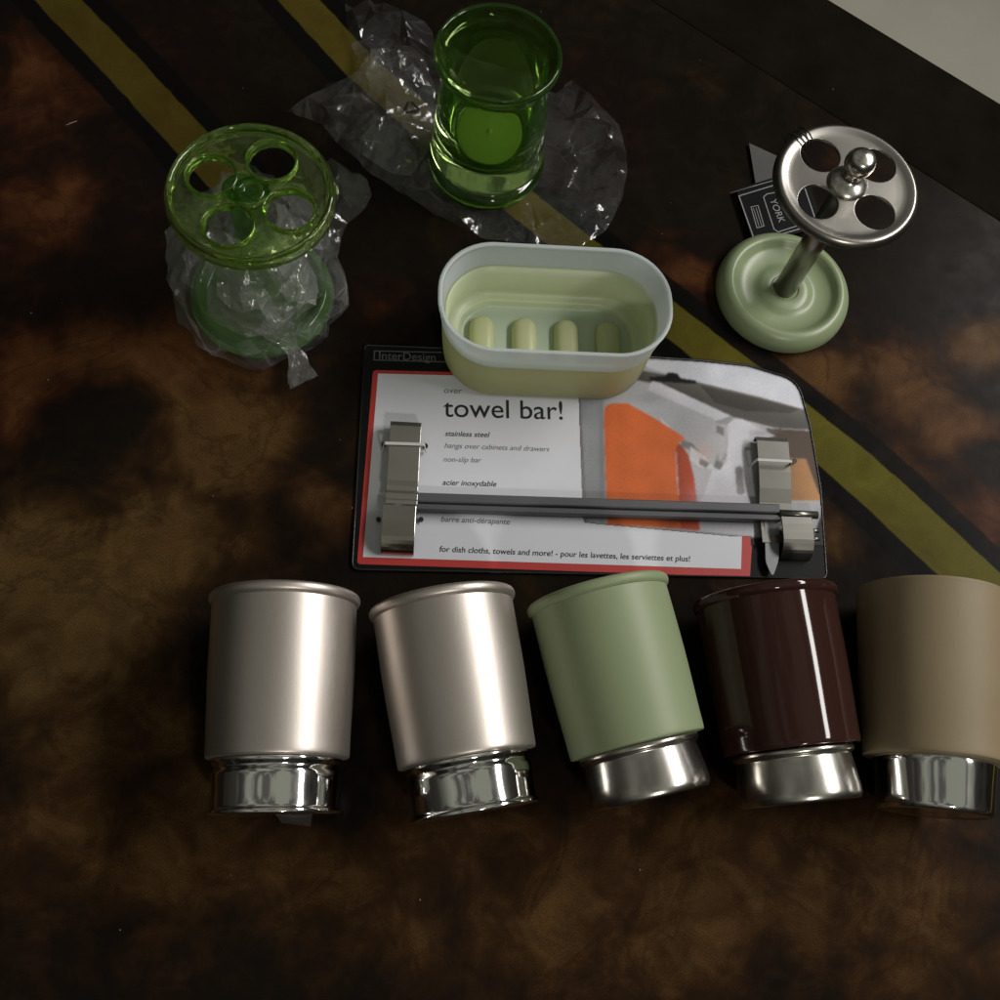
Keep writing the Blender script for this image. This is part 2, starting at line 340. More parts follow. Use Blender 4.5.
def table():
    st = 0.003
    ulen = 1.7; wlen = 1.5
    O = EDGE_A - ed * 0.45
    nu = 380; nw = 300
    v = []; tone = []; hue = []; band = []; edge = []
    for j in range(nw + 1):
        w = -(j / nw) ** 1.6 * wlen if False else -j / nw * 0.93
        for i in range(nu + 1):
            p = O + ed * (i / nu * 1.25) + en * w
            v.append((p.x, p.y, 0.0))
            q = noise.noise_vector(Vector((p.x * 22, p.y * 22, 1.3))) * 0.016 + noise.noise_vector(Vector((p.x * 75, p.y * 75, 4.3))) * 0.005
            x, y = p.x + q.x, p.y + q.y
            a = 0.03; hs = 0; hw = 1e-4
            for bx, by, rx, ry, am, h in BL:
                k = am * math.exp(-(((x - bx) / rx) ** 2 + ((y - by) / ry) ** 2) ** 1.3)
                a = max(a, k) * 0.8 + min(1, a + k) * 0.2; hs += k * h; hw += k
            for bx, by, rx, ry, am in DL:
                a *= 1 - am * math.exp(-(((x - bx) / rx) ** 2 + ((y - by) / ry) ** 2) ** 1.3)
            da = polydist(p.x, p.y, BA); db = polydist(p.x, p.y, BB)
            f = abs(da) if abs(da) < abs(db) else abs(db)
            band.append(f if f < 0.2 else 0.2)
            # black field between the two bands
            inside = sstep(-0.004, 0.004, da) * sstep(-0.004, 0.004, -db)
            if p.y > 0.32: a *= 1 - 0.72 * inside
            tone.append(a); hue.append(hs / hw)
            edge.append(0.0125 if abs(da) < abs(db) else 0.0122 + 0.003 * sstep(0.15, 0.3, p.x))
    f = [(j * (nu + 1) + i, j * (nu + 1) + i + 1, (j + 1) * (nu + 1) + i + 1, (j + 1) * (nu + 1) + i) for j in range(nw) for i in range(nu)]
    # thickness: skirt
    top = len(v)
    rim = [i for i in range(nu + 1)] + [j * (nu + 1) + nu for j in range(1, nw + 1)] + [nw * (nu + 1) + i for i in range(nu - 1, -1, -1)] + [j * (nu + 1) for j in range(nw - 1, 0, -1)]
    for k in rim: v.append((v[k][0], v[k][1], -0.03)); tone.append(tone[k]); hue.append(hue[k]); band.append(0.2); edge.append(0.01)
    R_ = len(rim)
    for k in range(R_): f.append((rim[k], rim[(k + 1) % R_], top + (k + 1) % R_, top + k))
    f.append(tuple(top + k for k in range(R_)))
    me = fixn(pydata('table_top', v, f))
    for nm, dat in (('tone', tone), ('hue', hue), ('band', band), ('bw', edge)):
        at = me.attributes.new(nm, 'FLOAT', 'POINT'); at.data.foreach_set('value', dat)
    m = bpy.data.materials.new('marbled_table_print'); m.use_nodes = True
    t = m.node_tree; b = t.nodes['Principled BSDF']; L = t.links
    def N(ty, **k):
        x = t.nodes.new(ty)
        for a_, b_ in k.items(): setattr(x, a_, b_)
        return x
    def attr(nm): a_ = N('ShaderNodeAttribute'); a_.attribute_name = nm; return a_.outputs['Fac']
    def math_(op, a_, b_, c_=None):
        x = N('ShaderNodeMath', operation=op)
        for i, q in enumerate((a_, b_, c_)):
            if q is None: continue
            if isinstance(q, (int, float)): x.inputs[i].default_value = q
            else: L.new(q, x.inputs[i])
        return x.outputs[0]
    def mr(x, a0, a1, b0, b1):
        q = N('ShaderNodeMapRange'); L.new(x, q.inputs[0])
        for i, w in enumerate((a0, a1, b0, b1)): q.inputs[i + 1].default_value = w
        return q.outputs[0]
    co = N('ShaderNodeTexCoord')
    def nz(scale, detail, dist=0.0, rough=0.6):
        x = N('ShaderNodeTexNoise'); x.inputs['Scale'].default_value = scale; x.inputs['Detail'].default_value = detail; x.inputs['Distortion'].default_value = dist; x.inputs['Roughness'].default_value = rough
        L.new(co.outputs['Object'], x.inputs['Vector']); return x.outputs['Fac']
    n1 = nz(20, 8, 0.6, 0.58); n2 = nz(60, 6, 0.4, 0.6); n3 = nz(1300, 2)
    tn = attr('tone')
    n4 = nz(9, 9, 0.9, 0.62); n5 = nz(38, 8, 1.0, 0.62)
    lv = math_('ADD', tn, math_('ADD', mr(n1, 0.3, 0.7, -0.19, 0.19), mr(n5, 0.3, 0.7, -0.07, 0.07)))
    q_ = N('ShaderNodeMapRange', interpolation_type='SMOOTHSTEP'); L.new(lv, q_.inputs[0]); q_.inputs[1].default_value = 0.02; q_.inputs[2].default_value = 0.75; q_.inputs[3].default_value = 0.02; q_.inputs[4].default_value = 0.66
    tn3 = math_('MULTIPLY', q_.outputs[0], mr(n5, 0.33, 0.67, 0.82, 1.16))
    vn = math_('ABSOLUTE', math_('SUBTRACT', n4, 0.5), 0)            # thin dark veins
    tn3 = math_('MULTIPLY', tn3, mr(vn, 0.0, 0.025, 0.72, 1.0))
    tn3 = math_('ADD', tn3, mr(n5, 0.45, 0.75, 0.0, 0.05))
    tn3 = math_('MULTIPLY', tn3, mr(n3, 0.3, 0.7, 0.70, 1.30))
    ra = N('ShaderNodeValToRGB'); L.new(tn3, ra.inputs[0]); c = ra.color_ramp
    c.elements[0].position = 0; c.elements[0].color = (0.0062, 0.0052, 0.0042, 1); c.elements[1].position = 1.0; c.elements[1].color = (0.105, 0.066, 0.022, 1)
    e_ = c.elements.new(0.3); e_.color = (0.026, 0.0150, 0.006, 1); e_ = c.elements.new(0.62); e_.color = (0.058, 0.037, 0.0135, 1)
    rb = N('ShaderNodeValToRGB'); L.new(tn3, rb.inputs[0]); c = rb.color_ramp
    c.elements[0].position = 0; c.elements[0].color = (0.0065, 0.0048, 0.0042, 1); c.elements[1].position = 1.0; c.elements[1].color = (0.120, 0.046, 0.017, 1)
    e_ = c.elements.new(0.3); e_.color = (0.032, 0.0115, 0.0055, 1); e_ = c.elements.new(0.62); e_.color = (0.066, 0.0255, 0.010, 1)
    hx = N('ShaderNodeMix', data_type='RGBA'); L.new(attr('hue'), hx.inputs[0]); L.new(ra.outputs[0], hx.inputs[6]); L.new(rb.outputs[0], hx.inputs[7])
    # bands: black edging then gold
    bd = math_('ADD', attr('band'), mr(n5, 0.2, 0.8, -0.0011, 0.0011)); bw = attr('bw')
    rel = math_('SUBTRACT', bd, bw)
    gold = mr(rel, -0.0006, 0.0006, 1, 0)
    blk = mr(math_('SUBTRACT', rel, 0.0125), -0.0008, 0.0008, 0.92, 0)
    k1 = N('ShaderNodeMix', data_type='RGBA'); L.new(blk, k1.inputs[0]); L.new(hx.outputs[2], k1.inputs[6]); k1.inputs[7].default_value = (0.0042, 0.0042, 0.004, 1)
    gc = N('ShaderNodeMix', data_type='RGBA'); sx_ = N('ShaderNodeSeparateXYZ'); L.new(co.outputs['Object'], sx_.inputs[0])
    L.new(math_('ADD', mr(sx_.outputs['X'], -0.15, 0.28, 0, 0.8), mr(n1, 0.3, 0.7, -0.15, 0.25)), gc.inputs[0]); gc.inputs[6].default_value = (0.058, 0.041, 0.008, 1); gc.inputs[7].default_value = (0.088, 0.078, 0.012, 1)
    k2 = N('ShaderNodeMix', data_type='RGBA'); L.new(gold, k2.inputs[0]); L.new(k1.outputs[2], k2.inputs[6])
    gg = N('ShaderNodeVectorMath', operation='SCALE'); L.new(gc.outputs[2], gg.inputs[0]); L.new(math_('MULTIPLY', mr(n3, 0.3, 0.7, 0.78, 1.22), mr(n5, 0.3, 0.7, 0.82, 1.12)), gg.inputs[3]); L.new(gg.outputs[0], k2.inputs[7])
    L.new(k2.outputs[2], b.inputs['Base Color'])
    L.new(mr(n2, 0.3, 0.7, 0.24, 0.36), b.inputs['Roughness'])
    b.inputs['Specular IOR Level'].default_value = 0.025
    bp = N('ShaderNodeBump'); bp.inputs['Strength'].default_value = 0.15; bp.inputs['Distance'].default_value = 0.0006; L.new(n2, bp.inputs['Height']); L.new(bp.outputs[0], b.inputs['Normal'])
    o = link('table_top', me, m, None, False); tag(o, kind='structure')
    return o
table()
# raised-looking dark border of the table beyond the seam
bo0, bo1 = P(830, 0), P(1000, 110)
wid = abs((bo0 - EDGE_A).dot(en))
M['border'] = mat('dark_border', (0.0080, 0.0066, 0.0048), 0.6, Specular_IOR_Level=0.0, var=0.5, vscale=30, bump=0.2, bscale=90)
o0 = EDGE_A - ed * 0.45 + en * 0.0018
v, f = prism([(o0 + ed * 0)[:2], (o0 + ed * 1.25)[:2], (o0 + ed * 1.25 + en * (wid + .006))[:2], (o0 + en * (wid - .004))[:2]], -0.03, -0.0015)
o = link('table_border', fixn(pydata('table_border', v, f)), M['border'], None, False); bevel(o, 0.002, 3); tag(o, kind='structure')
M['floor'] = mat('pale_floor', (0.34, 0.325, 0.275), 0.6, var=0.22, vscale=5)
v = [(-3, -3, -0.55), (4, -3, -0.55), (4, 4, -0.55), (-3, 4, -0.55)]
o = link('floor', pydata('floor', v, [(0, 1, 2, 3)]), M['floor'], None, False); tag(o, kind='structure')

# ------------------------------------------------------------------ tumblers lying in a row
RIM = [(0.0372, 0.104), (0.0382, 0.1055), (0.0387, 0.1072), (0.0383, 0.109), (0.0372, 0.1096), (0.0362, 0.109)]
def tumbler(label, bm_, fm_, foot_kind, head, foot_at, r_top=0.0368, r_bot=0.0352, bead=True, L0=0.0265, z1=0.1085):
    t = empty('tumbler')
    tag(t, label, 'tumbler', 'bathroom tumblers lying in a row')
    outer = [(0, L0, 1), (r_bot - 0.004, L0, 1), (r_bot - 0.0008, L0 + 0.0004, 1), (r_bot, L0 + 0.0018), (r_bot + 0.0003, L0 + 0.012), ((r_bot + r_top) / 2 + 0.0006, L0 + 0.042), (r_top, z1 - 0.0075)]
    if bead: outer += [(r_top + 0.0001, z1 - 0.0052), (r_top + 0.0014, z1 - 0.0038), (r_top + 0.0019, z1 - 0.0018), (r_top + 0.0012, z1), (r_top - 0.0004, z1 + 0.0004)]
    else: outer += [(r_top + 0.0003, z1 - 0.001), (r_top - 0.0004, z1), (r_top - 0.0012, z1)]
    outer += [(r_top - 0.0018, z1 - 0.002), (r_top - 0.002, z1 - 0.02), (r_bot - 0.002, L0 + 0.006), (r_bot - 0.006, L0 + 0.003), (0, L0 + 0.003, 1)]
    body = link('body', lathe('body', outer), bm_, t)
    if foot_kind == 'chrome':
        fp = [(0, 0.001, 1), (0.026, 0.001, 1), (0.0312, 0.0, 1), (0.0322, 0.0006), (0.0324, 0.0018), (0.0320, 0.0028), (0.0314, 0.0036), (0.0313, 0.008), (0.0316, 0.0165), (0.0315, 0.0195), (0.0308, 0.0213), (0.0305, 0.0225), (0.0312, 0.0236), (0.0320, 0.0249), (0.0319, 0.0262), (0.030, L0 - 0.0001, 1), (0, L0 - 0.0001, 1)]
    elif foot_kind == 'brushed':
        fp = [(0, 0.001, 1), (0.026, 0.0005, 1), (0.0292, 0.0), (0.0306, 0.0018), (0.0310, 0.005), (0.0304, 0.012), (0.0294, 0.020), (0.0292, 0.0222), (0.0308, 0.0236), (0.0312, 0.0250), (0.0306, 0.0262), (0.028, L0 - 0.0001, 1), (0, L0 - 0.0001, 1)]
    else:
        fp = [(0, 0.001, 1), (0.024, 0.0005, 1), (0.0268, 0.0), (0.0282, 0.0014), (0.0287, 0.004), (0.0295, 0.014), (0.0305, 0.024), (0.0303, L0 - 0.0001, 1), (0, L0 - 0.0001, 1)]
    link('foot', lathe('foot', fp), fm_, t)
    rt = r_top + (0.0019 if bead else 0.0003)
    tilt = math.asin((rt - r_bot) / (z1 - L0))
    d = Vector((math.sin(head) * math.cos(tilt), math.cos(head) * math.cos(tilt), math.sin(tilt)))
    x = d.cross(Vector((0, 0, 1))).normalized(); y = d.cross(x)
    zf = r_bot / math.cos(tilt) - L0 * math.sin(tilt) + 0.0002
    t.matrix_world = Matrix(((x.x, y.x, d.x, foot_at[0]), (x.y, y.y, d.y, foot_at[1]), (x.z, y.z, d.z, zf), (0, 0, 0, 1)))
    return t
t1 = tumbler('satin silver tumbler with polished chrome foot, leftmost of the row, lying nearly straight', M['silver'], M['chrome'], 'chrome', rad(-1.2), (-0.0620, 0.0385))
tumbler('satin silver tumbler with chrome foot lying tilted beside the sage green one, second from left', M['silver'], M['chrome'], 'chrome', rad(-10.2), (0.0362, 0.0400))
tumbler('matte sage green tumbler with brushed steel foot below the towel bar card', M['sage'], M['brushed'], 'brushed', rad(-13.5), (0.1250, 0.0480))
tumbler('glossy dark brown tumbler with brushed steel foot, between the green and tan ones', M['brown'], M['brushed'], 'brushed', rad(-6.0), (0.2025, 0.0460))
tumbler('matte tan tumbler without a rim bead, cut off at the right edge', M['tan'], M['chrome'], 'plain', rad(6.5), (0.2725, 0.0415), r_top=0.0385, r_bot=0.0355, bead=False, z1=0.1165)
# sliver of protective film peeling from the foot of the first tumbler
fs = pydata('protective_film', [(0.004, -0.0325, -0.0005), (0.020, -0.026, -0.0003), (0.019, -0.021, -0.006), (0.006, -0.027, -0.004)], [(0, 1, 2, 3)])
link('protective_film', fs, M['film'], t1, False)

# ------------------------------------------------------------------ card with towel bar
card = empty('packaging_card', P(357, 562))
CO = card.location.copy()
tag(card, 'black, red and white printed packaging card reading towel bar, under the soap dish', 'packaging card')
def poly_me(name, pts, z):
    me = pydata(name, [P(u, v, z) - CO for u, v in pts], [tuple(range(len(pts)))[::-1]])
    return me
def arc(px, r, k=5):
    """round the corners of a pixel outline; px entries (u, v, radius)"""
    out = []
    N = len(px)
    for i in range(N):
        p = Vector(px[i][:2]); rr = px[i][2] if len(px[i]) > 2 else 0
        if not rr: out.append(tuple(p)); continue
        a = (Vector(px[i - 1][:2]) - p).normalized() * rr; b = (Vector(px[(i + 1) % N][:2]) - p).normalized() * rr
        for j in range(k + 1):
            t = j / k; out.append(tuple((p + a) * (1 - t) ** 2 + p * 2 * t * (1 - t) + (p + b) * t * t))
    return out
outline = arc([(365, 346, 4), (640, 357), (700, 361), (748, 366), (797, 381, 16), (809, 425), (820, 490), (826, 579, 6), (352, 570, 8)], 0)
wp = [P(u, v, 0.0) - CO for u, v in outline]
v, f = prism([p[:2] for p in wp], 0.0002, 0.0012)
o = link('backing_card', fixn(pydata('backing_card', v, f)), M['card_black'], card, False); bevel(o, 0.0003, 2)
# clear plastic shell edge running round the card
wq = [p + Vector((0, 0, 0.0012)) for p in wp]; wq.append(wq[0])
link('shell_edge', tube_me('shell_edge', wq[8:] + wq[:1] if False else wq, 0.0006, 6), M['card_edge'], card)
def layer_mesh(name, items, z0, dz=0.00006):
    vs = []; fs = []; mi = []; mats = []
    for k, (mname, pts) in enumerate(items):
        if M[mname] not in mats: mats.append(M[mname])
        b0 = len(vs); vs += [P(u, v, z0 + dz * k) - CO for u, v in pts]; fs.append(tuple(range(b0, b0 + len(pts)))[::-1]); mi.append(mats.index(M[mname]))
    me = pydata(name, vs, fs)
    o = link(name, me, mats, card, False)
    for p, i in zip(me.polygons, mi): p.material_index = i
    for p in me.polygons:
        if p.normal.z < 0: p.flip()
    return o
layer_mesh('printed_panel', [
    ('red', arc([(373, 370, 4), (600, 376), (752, 545), (750, 577, 2), (357, 564, 4)], 0)),
    ('red', [(740, 534), (751, 535), (750, 577), (738, 576)]),
    ('white', [(378, 373.5), (600, 379), (600, 520), (742, 535), (741, 569), (363, 557)]),
], 0.0013)
pic = [
    ('pic_light', arc([(578, 380), (640, 358), (700, 362), (748, 367), (796, 382, 14), (808, 425), (820, 490), (822, 512), (812, 540), (745, 537), (596, 523.5), (583, 522, 5), (580, 440)], 0)),
    ('white', [(640, 359.5), (700, 362.5), (748, 367.5), (790, 379), (797, 384), (802, 395), (807, 411), (760, 398), (690, 380), (648, 368)]),
    ('pic_counter', [(640, 370), (668, 375), (700, 382.5), (760, 397), (806.5, 410), (813, 430), (775, 428), (733, 417), (700, 402), (655, 384), (636, 380)]),
    ('pic_dark', [(700, 385), (760, 399), (800, 409), (790, 413), (745, 411), (715, 403)]),
    ('pic_brown', [(766, 428), (813, 431), (821, 500), (788, 500), (788, 440), (770, 438)]),
    ('pic_wood', [(789, 458), (806, 459), (820, 497), (820, 501), (790, 501)]),
    ('pic_pale', [(652, 381), (660, 383), (733, 417), (726, 424), (716, 420), (648, 390)]),
    ('pic_pale', [(728, 419), (742, 419), (775, 436), (757, 440), (757, 506), (700, 502), (712, 470), (727, 462), (726, 440)]),
    ('pic_grey', [(716, 421), (730, 416), (735, 418), (728, 424), (727, 455), (720, 470), (713, 468), (718, 450), (714, 432)]),
    ('pic_light', [(716, 423), (728, 425), (726, 452), (720, 462), (717, 450), (714, 432)]),
    ('pic_mid', [(717, 425), (724, 428), (724, 436), (716, 432)]),
    ('pic_pale', [(660, 416), (664, 421), (672, 428), (662, 424)]),
    ('pic_mid', [(682, 440), (692, 443), (702, 454), (696, 454), (688, 449), (680, 446)]),
    ('pic_pale', [(690, 446), (705, 456), (716, 470), (700, 467), (690, 460)]),
    ('pic_mid', [(700, 458), (710, 463), (706, 468), (699, 464)]),
    ('pic_mid', [(716, 460), (724, 464), (720, 470), (714, 466)]),
    ('pic_light', [(697, 478), (712, 470), (704, 495), (697, 496)]),
    ('pic_mid', arc([(735, 467, 3), (742, 466, 3), (745, 494, 3), (737, 495, 3)], 0)),
    ('pic_pale', [(690, 508), (757, 513), (757, 536), (697, 531)]),
    ('pic_grey', arc([(578, 398), (603, 401), (606.5, 524), (584, 522, 3)], 0)),
    ('pic_mid', [(578, 398), (581, 399), (587, 521), (584, 522)]),
    ('orange', [(603.8, 414), (605, 408), (608, 404.8), (613, 403), (627, 403), (640, 410), (656, 419), (670, 428), (682, 435.5), (685.5, 439), (679, 442.5), (676, 450), (676.5, 476), (679, 500), (682, 529), (607, 524.5)]),
    ('orange_dark', [(676, 448), (679, 443), (684, 448), (689, 456), (694, 476), (697, 499), (700, 531), (681, 529)]),
    ('ink', arc([(649, 377, 2), (664, 376), (668, 372, 2), (677, 373, 2), (681, 378), (697, 380.5, 2), (696, 384, 2), (650, 381, 2)], 0)),
]
import numpy as np
def printed_picture():
    """the printed photo on the card: a fine sheet whose ink colours are drawn layer by layer and slightly blurred, as printed"""
    st = 0.75; U0, U1, V0, V1 = 575.0, 829.0, 354.0, 546.0
    us = np.arange(U0, U1, st); vs_ = np.arange(V0, V1, st); U, V = np.meshgrid(us, vs_)
    def mask(pts):
        m_ = np.zeros(U.shape, bool)
        for i in range(len(pts)):
            (ax, ay), (bx, by) = pts[i], pts[i - 1]
            if ay == by: continue
            c_ = ((ay > V) != (by > V)) & (U < (bx - ax) * (V - ay) / (by - ay) + ax); m_ ^= c_
        return m_
    img = np.zeros(U.shape + (3,)); img[:] = (0.008, 0.008, 0.009)
    rs = np.random.RandomState(3)
    def blur(a, k):
        ker = np.exp(-np.arange(-3 * k, 3 * k + 1) ** 2 / (2.0 * k * k)); ker /= ker.sum(); n_ = len(ker) // 2
        for ax in (0, 1):
            p = np.pad(a, [(n_, n_) if q == ax else (0, 0) for q in range(a.ndim)], mode='edge')
            a = sum(ker[j] * (p[j:j + a.shape[0]] if ax == 0 else p[:, j:j + a.shape[1]]) for j in range(len(ker)))
        return a
    soft = blur(rs.rand(*U.shape), 9); soft = (soft - soft.mean()) / soft.std()
    basemask = None
    for nm, pts in pic:
        m_ = mask(pts)
        if basemask is None: basemask = m_.copy()
        c_ = np.array(INK[nm])
        g = np.ones(U.shape)
        if nm == 'orange': g = 1.12 - 0.30 * (V - 403) / 125 + 0.10 * np.exp(-((U - 612) / 7) ** 2) - 0.10 * np.exp(-((V - (U - 604) * 0.45 - 418) / 9) ** 2) * 0.5 + 0.05 * np.sin(U / 9.0)
        elif nm == 'orange_dark': g = 0.85 + 0.35 * (U - 676) / 24
        elif nm in ('pic_grey', 'pic_light', 'pic_pale'): g = 1.0 + 0.12 * np.sin(U / 23.0 + V / 17.0) - 0.0012 * (V - 440)
        elif nm in ('pic_counter', 'pic_dark'): g = 1.0 + 0.35 * np.sin((V - 0.27 * U) / 9.0)
        elif nm == 'pic_wood': g = 0.8 + 0.4 * (U - 790) / 30
        for k in range(3): img[..., k] = np.where(m_ & (basemask | (nm == 'ink')), c_[k] * g * (1 + 0.05 * soft), img[..., k])
    # soft warm reflection of the towel in the steel front of the drawer, and its shadow line
    for (cx, cy, sx, sy, col_, am) in ((704, 452, 9, 10, (0.50, 0.30, 0.25), .45), (716, 500, 20, 14, (0.52, 0.48, 0.54), .5), (602, 460, 3, 60, (0.12, 0.12, 0.13), .45), (650, 398, 16, 7, (0.22, 0.22, 0.23), .5), (762, 432, 14, 5, (0.2, 0.19, 0.18), .4)):
        w_ = am * np.exp(-((U - cx) / sx) ** 2 - ((V - cy) / sy) ** 2) * basemask * ~(mask(pic[[p[0] for p in pic].index('orange')][1]))
        for k in range(3): img[..., k] = img[..., k] * (1 - w_) + col_[k] * w_
    img = blur(img, 1.0)
    img *= (1 + 0.05 * rs.randn(*U.shape))[..., None]
    card_m = mask(outline)
    nv, nu_ = U.shape
    co = [P(float(U[j, i]), float(V[j, i]), 0.0016) - CO for j in range(nv) for i in range(nu_)]
    fs = [(j * nu_ + i, (j + 1) * nu_ + i, (j + 1) * nu_ + i + 1, j * nu_ + i + 1) for j in range(nv - 1) for i in range(nu_ - 1)
          if card_m[j, i] and card_m[j + 1, i + 1] and card_m[j, i + 1] and card_m[j + 1, i] and not ((V[j, i] > 536 + (U[j, i] - 583) * 0.0) and U[j, i] < 751)
          and not (U[j, i] < 584.5 and not basemask[j, i]) and not (U[j, i] < 751 and V[j, i] > 522 and not basemask[j, i])]
    me = pydata('printed_picture', co, fs)
    at = me.color_attributes.new('ink', 'FLOAT_COLOR', 'POINT')
    rgba = np.ones((nv * nu_, 4)); rgba[:, :3] = np.clip(img.reshape(-1, 3), 0, 1); at.data.foreach_set('color', rgba.ravel())
    m = mat('printed_photo_ink', (0.3, 0.3, 0.3), 0.42); t = m.node_tree
    a_ = t.nodes.new('ShaderNodeAttribute'); a_.attribute_name = 'ink'; t.links.new(a_.outputs['Color'], t.nodes['Principled BSDF'].inputs['Base Color'])
    t.nodes['Principled BSDF'].inputs['Specular IOR Level'].default_value = 0.25
    bm = bmesh.new(); bm.from_mesh(me); bmesh.ops.delete(bm, geom=[q for q in bm.verts if not q.link_faces], context='VERTS'); bm.to_mesh(me); bm.free()
    link('printed_picture', me, m, card, False)
INK = dict(pic_grey=(0.25, 0.26, 0.275), pic_light=(0.37, 0.37, 0.39), pic_pale=(0.50, 0.50, 0.54), pic_mid=(0.17, 0.165, 0.165), pic_dark=(0.05, 0.047, 0.04), pic_counter=(0.105, 0.098, 0.088),
           pic_brown=(0.07, 0.045, 0.03), pic_wood=(0.36, 0.18, 0.07), white=(0.58, 0.59, 0.65), orange=(0.56, 0.125, 0.035), orange_dark=(0.34, 0.06, 0.025), ink=(0.008, 0.008, 0.009))
printed_picture()
for u, v in ((384, 444.5), (425.5, 446), (378.5, 519.5), (421, 519.5), (794.5, 461)):
    layer_mesh('punched_hole', [('ink', [(u + 2.6 * math.cos(a * .628), v + 2.8 * math.sin(a * .628)) for a in range(10)])], 0.0032)

def text(name, body, a, b, parent, m, z, org, height=None, shear=0.0, bold=0.0, extr=0.0):
    """words running from table point a to b at height z"""
    c = bpy.data.curves.new(name, 'FONT'); c.body = body; c.size = 1.0; c.shear = shear; c.offset = bold; c.extrude = 0.0
    o = bpy.data.objects.new(name, c); COL.objects.link(o)
    bpy.context.view_layer.update()
    me = bpy.data.meshes.new_from_object(o.evaluated_get(bpy.context.evaluated_depsgraph_get()))
    bpy.data.objects.remove(o)
    xs = [q.co.x for q in me.vertices]; x0, x1 = min(xs), max(xs)
    d = b - a; s = d.length / (x1 - x0); ang = math.atan2(d.y, d.x)
    sy = height if height else s
    R_ = Matrix.Rotation(ang, 3, 'Z')
    for q in me.vertices:
        w = R_ @ Vector(((q.co.x - x0) * s, q.co.y * sy, 0)); q.co = Vector((a.x, a.y, z)) + w - org
    me.materials.clear()
    return link(name, me, m, parent, False)
ZT = 0.00155
def ct(body, a, b, m='ink', z=ZT, **k): return text('printed_text', body, P(*a, z), P(*b, z), card, M[m], z, CO, **k)
ct('over', (444, 393), (462, 393.7), 'ink_grey')
ct('towel bar!', (443.5, 416.5), (563, 419.5), bold=0.004)
ct('stainless steel', (445, 435.8), (490, 437.2), bold=0.01, shear=0.25)
ct('hangs over cabinets and drawers', (444.5, 447.8), (549.5, 451.5), 'ink_grey', shear=0.25)
ct('non-slip bar', (443.5, 461.5), (481.5, 462.5), 'ink_grey', shear=0.25)
ct('acier inoxydable', (442.5, 484.8), (496.5, 486.5), bold=0.01, shear=0.25)
ct('barre anti-dérapante', (441, 521.5), (510, 524.3), 'ink_grey', bold=0.006, shear=0.2)
ct('for dish cloths, towels and more! - pour les lavettes, les serviettes et plus!', (439.5, 551.5), (690.5, 561.5), bold=0.01, shear=0.12)
ct('InterDesign', (379, 359), (435.5, 361), 'ink_dim', z=0.0013)
fr = []
def frame_lines(name, pts, w, m, z, org, parent, closed=True):
    vs = []; fs = []
    N = len(pts)
    for i in range(N if closed else N - 1):
        a, b = pts[i], pts[(i + 1) % N]; d = (b - a).normalized(); nn = Vector((-d.y, d.x, 0)) * w * 0.5; e1 = d * w * 0.5
        b0 = len(vs); dz = Vector((0, 0, 0.00002 * i))
        vs += [a - e1 - nn - org + dz, b + e1 - nn - org + dz, b + e1 + nn - org + dz, a - e1 + nn - org + dz]; fs.append((b0, b0 + 1, b0 + 2, b0 + 3))
    return link(name, pydata(name, vs, fs), m, parent, False)
frame_lines('logo_frame', [P(374.5, 351, .0013), P(446, 352.5, .0013), P(446, 362, .0013), P(374, 360, .0013)], 0.0006, M['ink_dim'], 0, CO, card)

# ------------------------------------------------------------------ towel bar fixed on the card
tb = empty('towel_bar', P(600, 505, 0.002)); TO = tb.location.copy()
tag(tb, 'grey stainless towel bar with two hook brackets, fastened across the printed card', 'towel bar')
def shift(me, rot=0.0, pivot=None):
    for q in me.vertices:
        c = q.co.copy()
        if rot: c = Matrix.Rotation(rot, 3, 'Z') @ (c - pivot) + pivot
        q.co = c - TO
    return me
zb = 0.0085
barp = [(0.2096, zb - 0.006), (0.2092, zb - 0.001), (0.2097, zb + 0.0005), (0.2122, zb + 0.0008), (0.2127, zb + 0.0002), (0.2129, zb - 0.0014), (0.2135, zb - 0.0015), (0.2138, zb + 0.0008), (0.2144, zb + 0.0014), (0.2186, zb + 0.0014), (0.2194, zb + 0.0006), (0.2197, zb - 0.006)]
link('bar', shift(profile_x('bar', barp, 0.0005, 0.2165), 0.0, None), M['rubber'], tb, False)
def brk(name, cl, x0, x1, m, rot=0.0, t=0.0011):
    yz = strip_profile(cl, t)
    me = shift(profile_x(name, yz, x0, x1), rot, Vector(((x0 + x1) / 2, 0.22, 0)))
    o = link(name, me, m, tb, True); bevel(o, 0.0002, 2, 40)
    for p in me.polygons: p.use_smooth = False
    return o
top = 0.0125
hookL = [(0.2625, 0.0035), (0.2632, 0.008), (0.2622, 0.0115), (0.2595, top), (0.2250, top + 0.0002), (0.2212, top + 0.0010), (0.2188, top + 0.0010), (0.2178, top - 0.0012), (0.2140, top - 0.0014), (0.2130, top - 0.0003), (0.2108, top - 0.0002)]
brk('bracket', hookL, -0.0153, 0.0028, M['bracket'], rad(-1.2))
lowL = [(0.2104, top - 0.0012), (0.2010, top - 0.0010)]
for k in range(1, 12):
    a = k / 11 * rad(100); lowL.append((0.1990 - 0.0150 * math.sin(a), top - 0.0010 - 0.0150 * (1 - math.cos(a)) * 0.66))
brk('hook', lowL, -0.0166, 0.0022, M['hook_steel'], rad(-1.0))
hookR = [(0.2625, 0.0030), (0.2634, 0.006), (0.2625, 0.0082), (0.2600, 0.0090), (0.2400, 0.0088), (0.2300, 0.0074), (0.2215, 0.0052), (0.2070, 0.0046), (0.1960, 0.0055)]
brk('bracket', hookR, 0.2058, 0.2255, M['bracket_darkened'], rad(-1.0))
